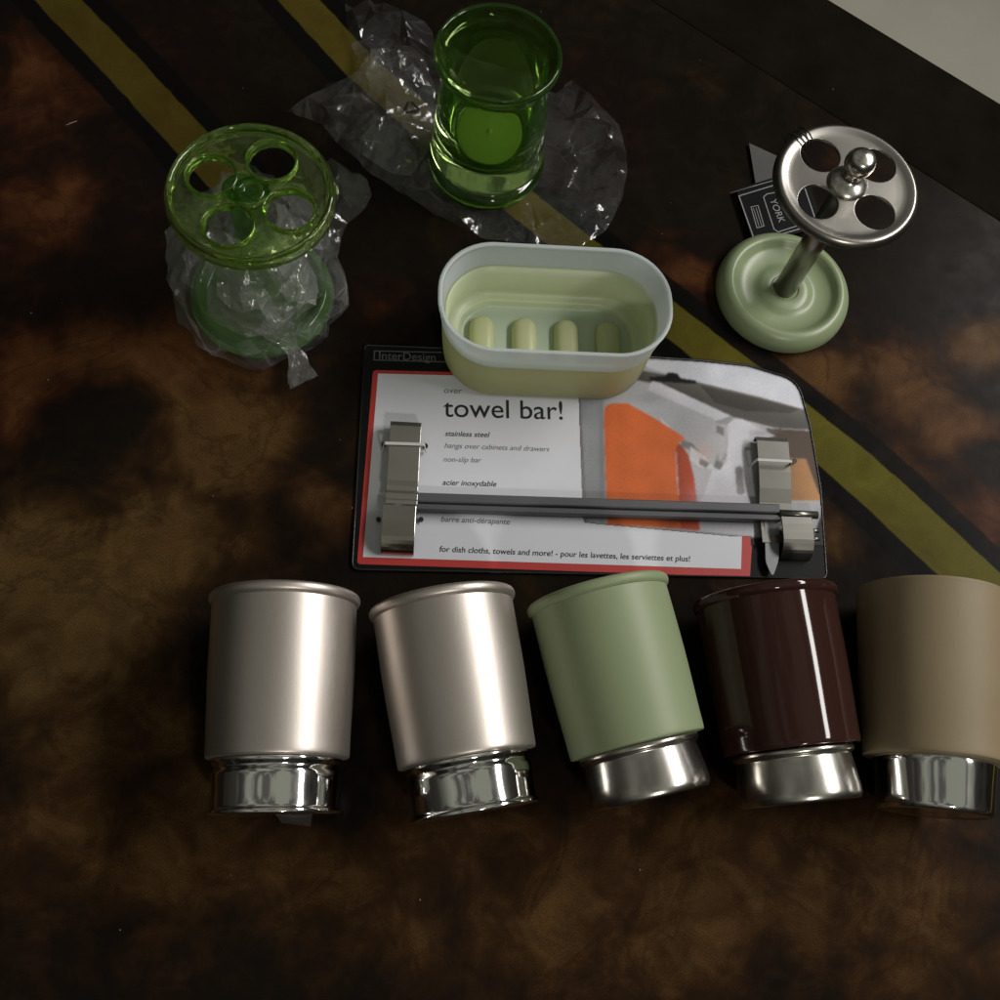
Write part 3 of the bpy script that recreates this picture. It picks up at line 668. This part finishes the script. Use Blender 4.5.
# hook end of the right bracket, bent out beside the strap
hk = [(0.2105, top - 0.0005), (0.2060, top), (0.2005, top)]
for k in range(1, 10):
    a = k / 9 * rad(95); hk.append((0.1985 - 0.0110 * math.sin(a), top - 0.0145 * (1 - math.cos(a)) * 0.72))
brk('hook', hk, 0.2158, 0.2342, M['bracket_darkened'], rad(0))
link('steel_rod', shift(tube_me('steel_rod', [(0.2167, 0.2135, zb + 0.0005), (0.2393, 0.2132, zb + 0.0005)], 0.0024, 12)), M['bracket_darkened'], tb)
for y_ in (0.2035, 0.1985):
    link('prong', shift(tube_me('prong', [(0.2335, y_, zb), (0.2392, y_, zb)], 0.0014, 8)), M['bracket_darkened'], tb)
# clear ties that hold it, parts of the card
def tie(u0, v0, u1, v1, z, w=0.0022):
    a, b = P(u0, v0, z), P(u1, v1, z)
    yz = [(-0.0011, 0), (0.0011, 0), (0.0011, 0.0005), (-0.0011, 0.0005)]
    d = (b - a); L_ = d.length; ang = math.atan2(d.y, d.x)
    pts = [(0, 0.003 - z), (0.0012, -0.0005), (0.0018, 0), (L_ - 0.0018, 0), (L_ - 0.0012, -0.0005), (L_, 0.003 - z)]
    ol = strip_profile(pts, 0.0004)
    N = len(ol); vs = []
    for s in (-1, 1):
        for x, zz in ol: vs.append(a + Matrix.Rotation(ang, 3, 'Z') @ Vector((x, s * w / 2, zz)) - CO)
    fs = [tuple(range(N))[::-1], tuple(range(N, 2 * N))] + [(i, (i + 1) % N, N + (i + 1) % N, N + i) for i in range(N)]
    link('clear_tie', fixn(pydata('clear_tie', vs, fs)), M['tie'], card, False)
tie(382, 443, 426.5, 444.5, 0.0140, 0.0018)
tie(755, 459.5, 794, 461.5, 0.0140, 0.0016)
# pale pointed plastic tongue beside the right hook
tg = arc([(765, 521), (780, 521), (779, 560, 6), (773, 577, 5), (766, 562, 5)], 0)
v, f = prism([(P(u, w_, 0.006) - CO)[:2] for u, w_ in tg], 0.0045, 0.0056)
link('plastic_tongue', fixn(pydata('plastic_tongue', v, f)), M['pic_grey'], card, False)

# ------------------------------------------------------------------ soap dish
sd = empty('soap_dish', (0.0785, 0.3225, 0.0016))
tag(sd, 'pale green ribbed soap dish with frosted translucent rim resting on the card', 'soap dish')
def rrect(a, b, r, k=12):
    out = []
    for cx, cy, s in ((a - r, b - r, 0), (-a + r, b - r, 90), (-a + r, -b + r, 180), (a - r, -b + r, 270)):
        for j in range(k + 1):
            t = rad(s + 90 * j / k); out.append((cx + r * math.cos(t), cy + r * math.sin(t)))
    return out
def rr_loft(name, rings, cap0=True, cap1=True):
    v = []; f = []; N = None
    for a, b, r, z in rings:
        pts = rrect(a, b, r); N = len(pts); v += [(x, y, z) for x, y in pts]
    for i in range(len(rings) - 1):
        for k in range(N):
            k2 = (k + 1) % N; f.append((i * N + k, i * N + k2, (i + 1) * N + k2, (i + 1) * N + k))
    if cap0: f.append(tuple(range(N))[::-1])
    if cap1: f.append(tuple((len(rings) - 1) * N + k for k in range(N)))
    return fixn(pydata(name, v, f))
A, B, RC = 0.0675, 0.0368, 0.0325
# frosted outer sleeve, open above and below
def shell(a, b, r, h, z0, z1, da, th):
    rings = []
    for k in range(9):
        t = k / 8; rings.append((a + da * t, b + da * t * .5, r, z0 + (z1 - z0) * t))
    rings += [(a + da + 0.0004, b + da * .5 + 0.0004, r + .0004, z1 + 0.0008), (a + da - 0.0003, b + da * .5 - 0.0003, r, z1 + 0.0014), (a + da - th, b + da * .5 - th, r - th, z1 + 0.0012), (a + da - th - .0006, b + da * .5 - th - .0006, r - th, z1)]
    for k in range(8, -1, -1):
        t = k / 8; rings.append((a + da * t - th, b + da * t * .5 - th, r - th, z0 + (z1 - z0) * t))
    return rings
rg = shell(A - 0.0025, B - 0.0022, RC, 0, 0.0345, 0.0555, 0.0025, 0.0019)
link('frosted_rim', rr_loft('frosted_rim', rg + [rg[0]], False, False), M['frost'], sd)
# green tray: outside wall, inside wall, ledge, floor
tr = [(A - 0.0085, B - 0.0050, RC - 0.006, 0.0), (A - 0.0060, B - 0.0022, RC - 0.003, 0.0004), (A - 0.0048, B - 0.0008, RC - 0.0015, 0.003), (A - 0.0038, B - 0.0006, RC, 0.012), (A - 0.0025, B - 0.0022, RC, 0.0345), (A - 0.0028, B - 0.0025, RC, 0.0352),
      (A - 0.0045, B - 0.0042, RC - 0.0015, 0.0380), (A - 0.0058, B - 0.0055, RC - 0.003, 0.0382), (A - 0.0068, B - 0.0062, RC - 0.004, 0.0150), (A - 0.0085, B - 0.0080, RC - 0.006, 0.0120), (A - 0.0125, B - 0.0110, RC - 0.009, 0.0113), (A - 0.0138, B - 0.0122, RC - 0.010, 0.0104), (A - 0.0148, B - 0.0130, RC - 0.011, 0.0072), (A - 0.0165, B - 0.0145, RC - 0.012, 0.0064)]
o = link('tray', rr_loft('tray', tr), [M['tray'], M['tray_floor'], M['tray_outer']], sd)
for p in o.data.polygons:
    if max(abs(o.data.vertices[i].co.z - 0.0064) for i in p.vertices) < 0.001: p.material_index = 1
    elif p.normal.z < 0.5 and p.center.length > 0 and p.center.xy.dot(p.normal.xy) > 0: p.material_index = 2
for k in range(4):
    cx = -0.0395 + 0.0262 * k
    rings = [(0.0078, 0.0185, 0.0077, 0.0062), (0.0075, 0.0182, 0.0074, 0.0085), (0.0067, 0.0174, 0.0066, 0.0103), (0.0054, 0.0160, 0.0053, 0.0116), (0.0036, 0.0140, 0.0035, 0.0124), (0.0015, 0.0115, 0.0014, 0.0127)]
    me = rr_loft('rib', rings)
    for q in me.vertices: q.co.x += cx; q.co.y -= 0.0035
    link('rib', me, M['tray_rib'], sd)

# ------------------------------------------------------------------ perforated discs
def holed_disc(name, zf, R0, holes, hr, extra=(), t=0.0016):
    pts = []; edges = []
    def ring(cx, cy, r, n_, con=False):
        s = len(pts)
        for k in range(n_): a = 2 * math.pi * k / n_; pts.append(Vector((cx + r * math.cos(a), cy + r * math.sin(a))))
        if con:
            for k in range(n_): edges.append((s + k, s + (k + 1) % n_))
    ring(0, 0, R0, 120, True)
    for r in extra:
        s = len(pts)
        m_ = 120 if r > 0.033 else max(24, int(120 * r / R0))
        for k in range(m_):
            a = 2 * math.pi * k / m_; x, y = r * math.cos(a), r * math.sin(a)
            if all(math.hypot(x - hx, y - hy) > hr + 0.0012 for hx, hy in holes): pts.append(Vector((x, y)))
    for hx, hy in holes:
        ring(hx, hy, hr, 40, True); ring(hx, hy, hr + 0.0007, 40)
    pts.append(Vector((0, 0)))
    vs, es, fs, *_ = delaunay_2d_cdt(pts, edges, [], 0, 1e-6)
    keep = []
    for f in fs:
        c = sum((Vector(vs[i]) for i in f), Vector((0, 0))) / len(f)
        if all(math.hypot(c.x - hx, c.y - hy) > hr * 0.998 for hx, hy in holes): keep.append(tuple(f))
    def hz(x, y):
        z = zf(math.hypot(x, y))
        for hx, hy in holes:
            d = math.hypot(x - hx, y - hy)
            if d < hr + 0.0004: z -= 0.0
        return z
    me = pydata(name, [(q.x, q.y, hz(q.x, q.y)) for q in vs], keep)
    for p in me.polygons:
        if p.normal.z < 0: p.flip()
    bm = bmesh.new(); bm.from_mesh(me); bmesh.ops.delete(bm, geom=[q for q in bm.verts if not q.link_faces], context='VERTS'); bm.to_mesh(me); bm.free()
    return me
def solid(o, t):
    s = o.modifiers.new('solid', 'SOLIDIFY'); s.thickness = t; s.offset = -1
    bevel(o, 0.0004, 3, 40)

# --- right: steel and sage green toothbrush stand
SX, SY = 0.2350, 0.3693
st = empty('toothbrush_stand', (SX, SY, 0.0))
tag(st, 'steel topped toothbrush stand on a round sage green base with ball finial', 'toothbrush stand', None)
basep = [(0, 0.0, 1), (0.041, 0.0, 1), (0.0432, 0.0006), (0.0437, 0.003), (0.0428, 0.0075), (0.0400, 0.0115), (0.0370, 0.0132), (0.0345, 0.0128), (0.0322, 0.0105), (0.0300, 0.0084), (0.0260, 0.0070), (0.0205, 0.0066), (0.0180, 0.0074), (0.0155, 0.0088), (0.0125, 0.0094), (0.0095, 0.0092), (0.0080, 0.0084), (0.0, 0.0084, 1)]
link('base', lathe('base', basep), M['sage_base'], st)
link('post', lathe('post', [(0, 0.0083, 1), (0.0072, 0.0083, 1), (0.0072, 0.112, 1), (0, 0.112, 1)], 48, 1), M['steel_dark'], st)
cs = st.location
hz_ = 0.1115
hp = [P(u, v, hz_) - Vector((SX, SY, 0)) for u, v in ((821.5, 155), (879, 166), (821, 195.5), (877, 206))]
cxy = sum(hp, Vector()) / 4
ang0 = sum((math.atan2(p.y - cxy.y, p.x - cxy.x) % (math.pi / 2)) for p in hp) / 4
DISC_OFF = Vector((-0.0010, 0.0012, 0))
holes = [(0.0225 * math.cos(ang0 + k * math.pi / 2), 0.0225 * math.sin(ang0 + k * math.pi / 2)) for k in range(4)]
def zsteel(r):
    return 0.1135 + 0.0011 * sstep(0.032, 0.0385, r) - 0.0042 * max(0.0, (r - 0.0380) / 0.0036) ** 2.2
me = holed_disc('disc', zsteel, 0.0416, holes, 0.0112, (0.006, 0.012, 0.017, 0.022, 0.027, 0.031) + tuple(0.0335 + 0.0006 * k for k in range(13)))
o = link('disc', me, M['steel_disc'], st); o.location = DISC_OFF; solid(o, 0.0017)
fin = [(0, 0.1130, 1), (0.0105, 0.1135), (0.0108, 0.1150), (0.0085, 0.1168), (0.0052, 0.1188), (0.0040, 0.1215), (0.0040, 0.1235), (0.0052, 0.1245), (0.0072, 0.1265), (0.0083, 0.1300), (0.0078, 0.1335), (0.0055, 0.1365), (0.0, 0.1378)]
o = link('finial', lathe('finial', fin, 64), M['brushed'], st); o.location = DISC_OFF

# --- hang tag beside it
ht = empty('hang_tag', P(757, 238, 0.004)); HO = ht.location.copy()
tag(ht, 'small black hang tag with silver frames tied to the steel toothbrush stand', 'hang tag')
def quad_card(name, px, zs, m, th=0.0005, parent=ht, org=HO):
    pts = [P(u, v, z) - org for (u, v), z in zip(px, zs)]
    N = len(pts); nn = (pts[1] - pts[0]).cross(pts[2] - pts[0]).normalized() * th
    if nn.z < 0: nn = -nn
    vs = pts + [p - nn for p in pts]
    fs = [tuple(range(N)), tuple(range(N, 2 * N))[::-1]] + [(i, (i + 1) % N, N + (i + 1) % N, N + i) for i in range(N)]
    return link(name, fixn(pydata(name, vs, fs)), m, parent, False)
ZG = 0.004
quad_card('front_leaf', [(736, 189), (754, 245), (823, 226), (805, 168)], [ZG] * 4, M['tag_black'])
quad_card('back_leaf', [(749, 143), (757, 192), (812, 186), (812, 172)], [0.0022] * 4, M['tag_back'])
link('folded_edge', tube_me('folded_edge', [P(730, 193, .0045) - HO, P(775, 180, .0045) - HO], 0.0003, 6), M['tag_silver'], ht)
tp = [P(u, v, ZG + .0002) for u, v in ((739, 196), (755, 241.5), (817, 224), (801, 177))]
frame_lines('silver_frame', tp, 0.0008, M['tag_silver'], 0, HO, ht)
tp = [P(u, v, ZG + .0002) for u, v in ((763.5, 197), (774, 229), (778, 232), (800, 225), (789, 190), (767, 194))]
frame_lines('silver_frame', tp, 0.0007, M['tag_silver'], 0, HO, ht)
text('printed_word', 'YORK', P(769.5, 200, ZG), P(779, 223, ZG), ht, M['tag_silver'], ZG + 0.0002, HO)
tp = [P(u, v, ZG + .0002) for u, v in ((751, 207), (757, 228), (764, 226), (758, 205.5))]
frame_lines('small_emblem', tp, 0.0006, M['tag_silver'], 0, HO, ht)
for k in range(2):
    frame_lines('small_emblem', [P(753.5 + 2.5 * k, 208.5 - .6 * k, ZG + .0002), P(759 + 2.5 * k, 226 - .6 * k, ZG + .0002)], 0.0005, M['tag_silver'], 0, HO, ht, False)
# black cord looped through a hole of the disc and over its edge
dc = Vector((SX, SY, 0)) + DISC_OFF
hb = max(holes, key=lambda h: -h[0] * .5 + h[1]); hv = Vector((hb[0], hb[1], 0))
dirv = hv.normalized()
def cordloop(off):
    s = Vector((-dirv.y, dirv.x, 0)) * off
    q = [dirv * 0.0310, dirv * 0.0325, dirv * 0.0365, dirv * 0.0405, dirv * 0.0430, dirv * 0.0432, dirv * 0.040]
    zz = [0.1105, 0.1150, 0.1158, 0.1150, 0.1135, 0.1090, 0.1060]
    return [dc + a + s * (1 + 3 * i / 8) + Vector((0, 0, z)) - HO for i, (a, z) in enumerate(zip(q, zz))]
for off in (-0.0016, 0.0004, 0.0022):
    link('cord', tube_me('cord', cordloop(off), 0.00045, 8), M['cord'], ht)
pa = cordloop(0.0004)[-1]; pb = P(808, 180, 0.006) - HO
link('cord', tube_me('cord', [pa.lerp(pb, t) + Vector((0.004 * math.sin(t * 3.1), 0.004 * math.sin(t * 3.1), 0)) for t in [k / 12 for k in range(13)]], 0.00045, 8), M['cord'], ht)

# --- left: green acrylic toothbrush stand in a bag
GX, GY = -0.0960, 0.3490
gs = empty('toothbrush_stand', (GX, GY, 0.0))
tag(gs, 'translucent green acrylic toothbrush stand half wrapped in clear plastic', 'toothbrush stand')
gb = [(0, 0.001, 1), (0.038, 0.001, 1), (0.0425, 0.0015), (0.0435, 0.004), (0.0425, 0.009), (0.0395, 0.0125), (0.0370, 0.0128), (0.0350, 0.0105), (0.0330, 0.0075), (0.0290, 0.0065), (0.0240, 0.0068), (0.0215, 0.0095), (0.0190, 0.0110), (0.0150, 0.0100), (0.0105, 0.0105), (0.0085, 0.0150), (0.0078, 0.024), (0.0075, 0.060), (0.0078, 0.100), (0.0085, 0.1085), (0, 0.1088, 1)]
link('base', lathe('base', gb, 72), M['green_base'], gs)
def zg(r):
    return 0.1150 - 0.0035 * sstep(0.026, 0.040, r) * 0 + 0.0006 * math.cos(r * 300)
gh = [P(u, v, 0.113) - Vector((GX, GY, 0)) for u, v in ((216, 166), (272, 150.5), (228, 217), (294, 200))]
gc_ = P(250, 190, 0.113) - Vector((GX, GY, 0.113)); gc_.z = 0
a0 = 0
aa = [math.atan2(p.y - gc_.y, p.x - gc_.x) % (math.pi / 2) for p in gh]
a0 = sum(aa) / 4
holes2 = [(0.0228 * math.cos(a0 + k * math.pi / 2), 0.0228 * math.sin(a0 + k * math.pi / 2)) for k in range(4)]
GOFF = P(250.5, 193, 0.112) - Vector((GX, GY, 0.112)); GOFF.z = -0.003
me = holed_disc('disc', zg, 0.0395, holes2, 0.0122, (0.005, 0.009, 0.014, 0.019, 0.023, 0.027, 0.031, 0.034, 0.037))
o = link('disc', me, M['green'], gs); o.location = GOFF; solid(o, 0.003)
me = lathe('rim_ring', [(0.0396, 0.1100), (0.0420, 0.1085), (0.0436, 0.1095), (0.0440, 0.1130), (0.0434, 0.1165), (0.0418, 0.1178), (0.0402, 0.1165), (0.0397, 0.1140)], 96, 3, True)
o = link('rim_ring', me, M['green'], gs); o.location = GOFF
for hx, hy in holes2:
    me = lathe('hole_collar', [(0.0121, 0.1110), (0.0136, 0.1112), (0.0140, 0.1160), (0.0131, 0.1170), (0.0122, 0.1160)], 48, 3, True)
    for q in me.vertices: q.co.x += hx; q.co.y += hy
    o = link('hole_collar', me, M['green'], gs); o.location = GOFF
me = lathe('hub', [(0, 0.1160, 1), (0.0030, 0.1162), (0.0052, 0.1185), (0.0075, 0.1180), (0.0090, 0.1160), (0.0095, 0.1150), (0.0, 0.1150, 1)], 48)
o = link('hub', me, M['green_hub'], gs); o.location = GOFF

# ------------------------------------------------------------------ crumpled film
def inside(p, poly):
    c = False; N = len(poly)
    for i in range(N):
        a, b = poly[i], poly[i - 1]
        if (a[1] > p[1]) != (b[1] > p[1]) and p[0] < (b[0] - a[0]) * (p[1] - a[1]) / (b[1] - a[1]) + a[0]: c = not c
    return c
def edged(p, poly):
    return min(abs(polydist(p[0], p[1], [poly[i - 1], poly[i]])) for i in range(len(poly)))
def crumple(name, px, npts, hfun, seed, org, m, parent, sub=2, z_base=0.0008, ridges=()):
    rnd = random.Random(seed)
    poly = [tuple(P(u, v)[:2]) for u, v in px]
    poly2 = []
    for i in range(len(poly)):                    # ragged outline
        a, b = poly[i], poly[(i + 1) % len(poly)]
        L_ = math.hypot(b[0] - a[0], b[1] - a[1]); k = max(1, int(L_ / 0.006))
        for j in range(k):
            t = j / k; poly2.append((a[0] + (b[0] - a[0]) * t + rnd.uniform(-.0006, .0006), a[1] + (b[1] - a[1]) * t + rnd.uniform(-.0006, .0006)))
    xs = [p[0] for p in poly2]; ys = [p[1] for p in poly2]
    pts = [Vector(p) for p in poly2]; edges = [(i, (i + 1) % len(poly2)) for i in range(len(poly2))]
    fixed = {}
    for h, pl in ridges:
        last = None
        for a, b in zip(pl[:-1], pl[1:]):
            A_, B_ = P(*a), P(*b); k = max(1, int((B_ - A_).length / 0.009))
            for j in range(k + 1):
                if j == 0 and last is not None: continue
                q = A_.lerp(B_, j / k); pts.append(Vector((q.x, q.y))); fixed[(round(q.x, 5), round(q.y, 5))] = h
                if last is not None: edges.append((last, len(pts) - 1))
                last = len(pts) - 1
    npts += len(pts) - len(poly2)
    tries = 0
    while len(pts) < len(poly2) + npts and tries < 20000:
        tries += 1
        p = (rnd.uniform(min(xs), max(xs)), rnd.uniform(min(ys), max(ys)))
        if inside(p, poly2): pts.append(Vector(p))
    vs, es, fs, *_ = delaunay_2d_cdt(pts, edges, [], 0, 1e-6)
    keep = [tuple(f) for f in fs if inside((sum(vs[i].x for i in f) / 3, sum(vs[i].y for i in f) / 3), poly2)]
    co = []
    for q in vs:
        e_ = sstep(0, 0.008, edged(q, poly2))
        hh = fixed.get((round(q.x, 5), round(q.y, 5)), None)
        co.append(Vector((q.x, q.y, z_base + (hh * (0.8 + 0.4 * rnd.random()) if hh else hfun(q.x, q.y, rnd)) * (0.25 + 0.75 * e_))) - org)
    me = pydata(name, co, keep)
    bm = bmesh.new(); bm.from_mesh(me)
    bmesh.ops.subdivide_edges(bm, edges=bm.edges, cuts=sub, use_grid_fill=True)
    for q in bm.verts:
        w = q.co + org
        q.co.z += 0.0009 * (noise.noise(Vector((w.x * 160, w.y * 160, seed))) + 0.3)
    bmesh.ops.recalc_face_normals(bm, faces=bm.faces); bm.to_mesh(me); bm.free()
    o = link(name, me, m, parent, False)
    return o

# --- bag under and beside the green glass
bag = empty('plastic_bag', P(345, 120)); BO = bag.location.copy()
tag(bag, 'crumpled clear plastic bag spread under the standing green glass tumbler', 'plastic bag')
px = [(345, 7), (352, 12), (366, 5), (384, 8), (399, 13), (417, 20), (432, 33), (440, 60), (500, 75), (555, 95), (572, 81), (590, 97), (606, 112), (619, 127), (627, 155), (626, 180), (620, 206), (604, 234), (579, 248), (552, 250), (525, 245), (482, 240), (452, 224), (435, 216), (399, 194), (370, 176), (345, 151), (330, 138), (323, 126), (305, 122), (287, 113), (305, 103), (327, 90), (345, 82), (357, 72), (358, 56), (350, 40)]
TC = Vector((0.0422, 0.4590))
def hbag(x, y, r):
    d = math.hypot(x - TC.x, y - TC.y)
    if d < 0.041: return 0.0002
    left = sstep(0.03, -0.03, x)
    k = (0.0030 + 0.0110 * left) * sstep(0.041, 0.055, d)
    if x > TC.x: k = 0.0030 * sstep(0.041, 0.055, d)
    return k * r.random()
RID = [(0.008, [(572, 83), (598, 125), (613, 160), (617, 205)]), (0.007, [(598, 125), (562, 128)]), (0.006, [(598, 125), (622, 140)]), (0.004, [(560, 190), (590, 205), (615, 175)]), (0.004, [(530, 238), (560, 215), (590, 215)]),
       (0.013, [(399, 15), (408, 50), (424, 95)]), (0.012, [(292, 113), (340, 96), (368, 100), (392, 122)]), (0.012, [(326, 118), (352, 118), (384, 140), (428, 178)]), (0.011, [(352, 16), (362, 48), (360, 76)]),
       (0.009, [(345, 148), (380, 152), (412, 172)]), (0.008, [(400, 190), (430, 200), (470, 232)]), (0.012, [(368, 10), (380, 40), (398, 70)])]
crumple('bag_sheet', px, 95, hbag, 11, BO, M['film'], bag, 2, ridges=RID)
px2 = [(350, 48), (372, 40), (398, 46), (424, 60), (436, 95), (430, 150), (412, 178), (390, 176), (362, 158), (340, 140), (330, 110), (345, 88), (362, 72)]
def hbag2(x, y, r):
    return 0.004 + 0.013 * r.random()
crumple('upper_fold', px2, 38, hbag2, 5, BO, M['film_fold'], bag, 2)
# recycling mark printed on the bag: three bent arrows round a triangle
def mark(u, v, s, z):
    c = P(u, v, z); vs = []; fs = []
    cor = [Vector((math.cos(rad(90 + 120 * k + 12)), math.sin(rad(90 + 120 * k + 12)), 0)) * s for k in range(3)]
    for k in range(3):
        a, b = cor[k], cor[(k + 1) % 3]; d = (b - a).normalized(); nn = Vector((-d.y, d.x, 0)) * s * 0.15
        p0 = a + (b - a) * 0.12; p1 = a + (b - a) * 0.66; b0 = len(vs)
        zz = Vector((0, 0, 0.00003 * k))
        vs += [p0 - nn + zz, p1 - nn + zz, p1 + nn + zz, p0 + nn + zz, p1 - nn * 2.2 + zz, a + (b - a) * 0.92 + zz, p1 + nn * 2.2 + zz]
        fs += [(b0, b0 + 1, b0 + 2, b0 + 3), (b0 + 4, b0 + 5, b0 + 6)]
    link('recycling_mark', pydata('recycling_mark', [q + c - BO for q in vs], fs), M['cord'], bag, False)
mark(411, 108, 0.0065, 0.0225)

# --- film wrapped round the left stand
wr = empty('plastic_wrap', (GX, GY, 0)); WO = wr.location.copy()
tag(wr, 'clear plastic wrap gathered around the green acrylic toothbrush stand', 'plastic wrap')
def wrap(seed, prof, parent, name, jit, na=34):
    rnd = random.Random(seed); v = []; f = []; nr = len(prof)
    for i, (r, z, ox, oy) in enumerate(prof):
        for k in range(na):
            a = 2 * math.pi * (k + 0.5 * (i % 2)) / na
            rr = r * (1 + 0.05 * math.sin(3 * a + 1 + i * 0.5) + 0.04 * math.sin(7 * a + i)) + rnd.uniform(-jit, jit)
            v.append((rr * math.cos(a) + ox, rr * math.sin(a) + oy, max(0.0006, z + rnd.uniform(-jit, jit) * (0.9 if i else 0.1))))
    for i in range(nr - 1):
        for k in range(na):
            a, b, c, d = i * na + k, i * na + (k + 1) % na, (i + 1) * na + (k + 1) % na, (i + 1) * na + k
            f += [(a, b, d), (b, c, d)] if i % 2 == 0 else [(a, b, c), (a, c, d)]
    me = pydata(name, v, f)
    bm = bmesh.new(); bm.from_mesh(me); bmesh.ops.subdivide_edges(bm, edges=bm.edges, cuts=1, use_grid_fill=True)
    for q in bm.verts:
        nv = noise.noise_vector(q.co * 120 + Vector((seed, 0, 0))) * 0.0009; q.co += nv; q.co.z = max(q.co.z, 0.0004)
    bmesh.ops.recalc_face_normals(bm, faces=bm.faces); bm.to_mesh(me); bm.free()
    return link(name, me, M['film_inner'] if name == 'inner_film' else M['film_wrap'], parent, False)
wrap(3, [(0.0465, 0.0006, 0, 0), (0.0490, 0.006, 0, 0), (0.0500, 0.014, -.001, 0.001), (0.0490, 0.022, -.001, .002), (0.0475, 0.031, -.001, .002), (0.0470, 0.041, -.002, .001), (0.0460, 0.051, -.001, 0), (0.0430, 0.060, 0.0, 0), (0.036, 0.068, 0.001, 0), (0.028, 0.074, 0.002, 0), (0.022, 0.080, 0.003, 0), (0.020, 0.088, .003, 0), (0.024, 0.095, .004, 0)], wr, 'outer_film', 0.0030)
wrap(9, [(0.034, 0.018, 0, -.004), (0.031, 0.028, 0, -.004), (0.027, 0.038, 0.002, -.004), (0.026, 0.048, 0.004, -.004), (0.024, 0.060, 0.004, -.002), (0.021, 0.072, .002, 0), (0.019, 0.082, 0, 0), (0.023, 0.092, 0, .002)], wr, 'inner_film', 0.0034, 22)
# loose flap to the right
crumple('loose_flap', [(318, 178), (335, 165), (352, 175), (368, 186), (373, 200), (366, 214), (348, 226), (338, 260), (322, 262), (305, 230)], 30, lambda x, y, r: 0.004 + 0.022 * r.random(), 8, WO, M['film_wrap'], wr, 2)
# twisted tail of the bag in front
tl = []; ta = P(272, 322, 0.02) - WO; tm = P(293, 350, 0.008) - WO; te = P(303, 383, 0.005) - WO
rnd = random.Random(4); v = []; f = []; na = 14; nr = 12
for i in range(nr):
    t = i / (nr - 1); c = ta.lerp(tm, t * 2) if t < 0.5 else tm.lerp(te, t * 2 - 1)
    d = (te - ta).normalized(); u_ = d.cross(Vector((0, 0, 1))).normalized(); w_ = u_.cross(d)
    rr = 0.0125 * (1 - t * 1.7) if t < 0.42 else 0.0038 + 0.0085 * max(0, t - 0.45)
    rr = max(rr, 0.0036)
    for k in range(na):
        a = 2 * math.pi * k / na + t * 1.8; q = rr * (1 + 0.35 * math.sin(3 * a) * 0.6 + rnd.uniform(-.22, .22))
        p = c + u_ * math.cos(a) * q + w_ * math.sin(a) * q * 0.55; p.z = max(p.z, 0.0008); v.append(p)
for i in range(nr - 1):
    for k in range(na):
        a, b, c, d = i * na + k, i * na + (k + 1) % na, (i + 1) * na + (k + 1) % na, (i + 1) * na + k; f += [(a, b, c), (a, c, d)]
link('twisted_tail', fixn(pydata('twisted_tail', v, f)), M['film_wrap'], wr, False)

# ------------------------------------------------------------------ green glass tumbler
gt = empty('glass_tumbler', (0.0414, 0.4588, 0.0012))
tag(gt, 'green glass tumbler standing upright on the spread plastic bag', 'glass tumbler')
gp = [(0, 0.002, 1), (0.030, 0.002, 1), (0.0350, 0.0008), (0.0375, 0.003), (0.0384, 0.0070), (0.0368, 0.0100), (0.0338, 0.0120), (0.0350, 0.0142), (0.0370, 0.018), (0.0366, 0.025), (0.0358, 0.036), (0.0342, 0.055), (0.0330, 0.072), (0.0324, 0.084), (0.0330, 0.0895), (0.0352, 0.0925), (0.0374, 0.0960), (0.0374, 0.0990), (0.0362, 0.1008), (0.0345, 0.1003), (0.0334, 0.0980), (0.0312, 0.0930), (0.0300, 0.085), (0.0298, 0.070), (0.0296, 0.052), (0.0288, 0.038), (0.0272, 0.0310), (0.0250, 0.0280), (0.020, 0.0272), (0, 0.0272, 1)]
link('vessel', lathe('vessel', gp, 96), M['green_tumbler'], gt)
link('floor_disc', lathe('floor_disc', [(0, 0.0275, 1), (0.0225, 0.0280, 1), (0.0232, 0.0286), (0.0222, 0.0292), (0.0030, 0.0288), (0.0016, 0.0296), (0, 0.0299)], 64), M['green_floor'], gt)

# ------------------------------------------------------------------ dust
rnd = random.Random(2); v = []; f = []
for u, w in [(48, 380), (31, 313), (62, 303), (231, 875), (833, 89), (541, 12), (243, 88), (671, 203), (662, 234), (352, 508), (213, 496), (960, 215), (700, 60), (340, 440), (120, 930), (640, 870), (420, 900)]:
    c = P(u, w, 0.0004); s = rnd.uniform(0.00015, 0.00045); b0 = len(v)
    v += [c + Vector((s, 0, 0)), c + Vector((-s, 0, 0)), c + Vector((0, s * 1.4, 0)), c + Vector((0, -s, 0)), c + Vector((0, 0, s)), c - Vector((0, 0, 0.0003))]
    for a, b in ((0, 2), (2, 1), (1, 3), (3, 0)): f += [(b0 + a, b0 + b, b0 + 4), (b0 + b, b0 + a, b0 + 5)]
for (u0, v0), (u1, v1) in [((66, 125), (77, 121))]:
    a, b = P(u0, v0, .0004), P(u1, v1, .0006); b0 = len(v); q = Vector((0.0002, 0.0003, 0))
    v += [a - q, b - q, b + q, a + q, (a + b) / 2 + Vector((0, 0, .0004))]; f += [(b0, b0 + 1, b0 + 4), (b0 + 1, b0 + 2, b0 + 4), (b0 + 2, b0 + 3, b0 + 4), (b0 + 3, b0, b0 + 4)]
o = link('dust', pydata('dust', v, f), M['dust'], None, False); tag(o, 'pale dust specks scattered over the dark table', 'dust', kind='stuff')
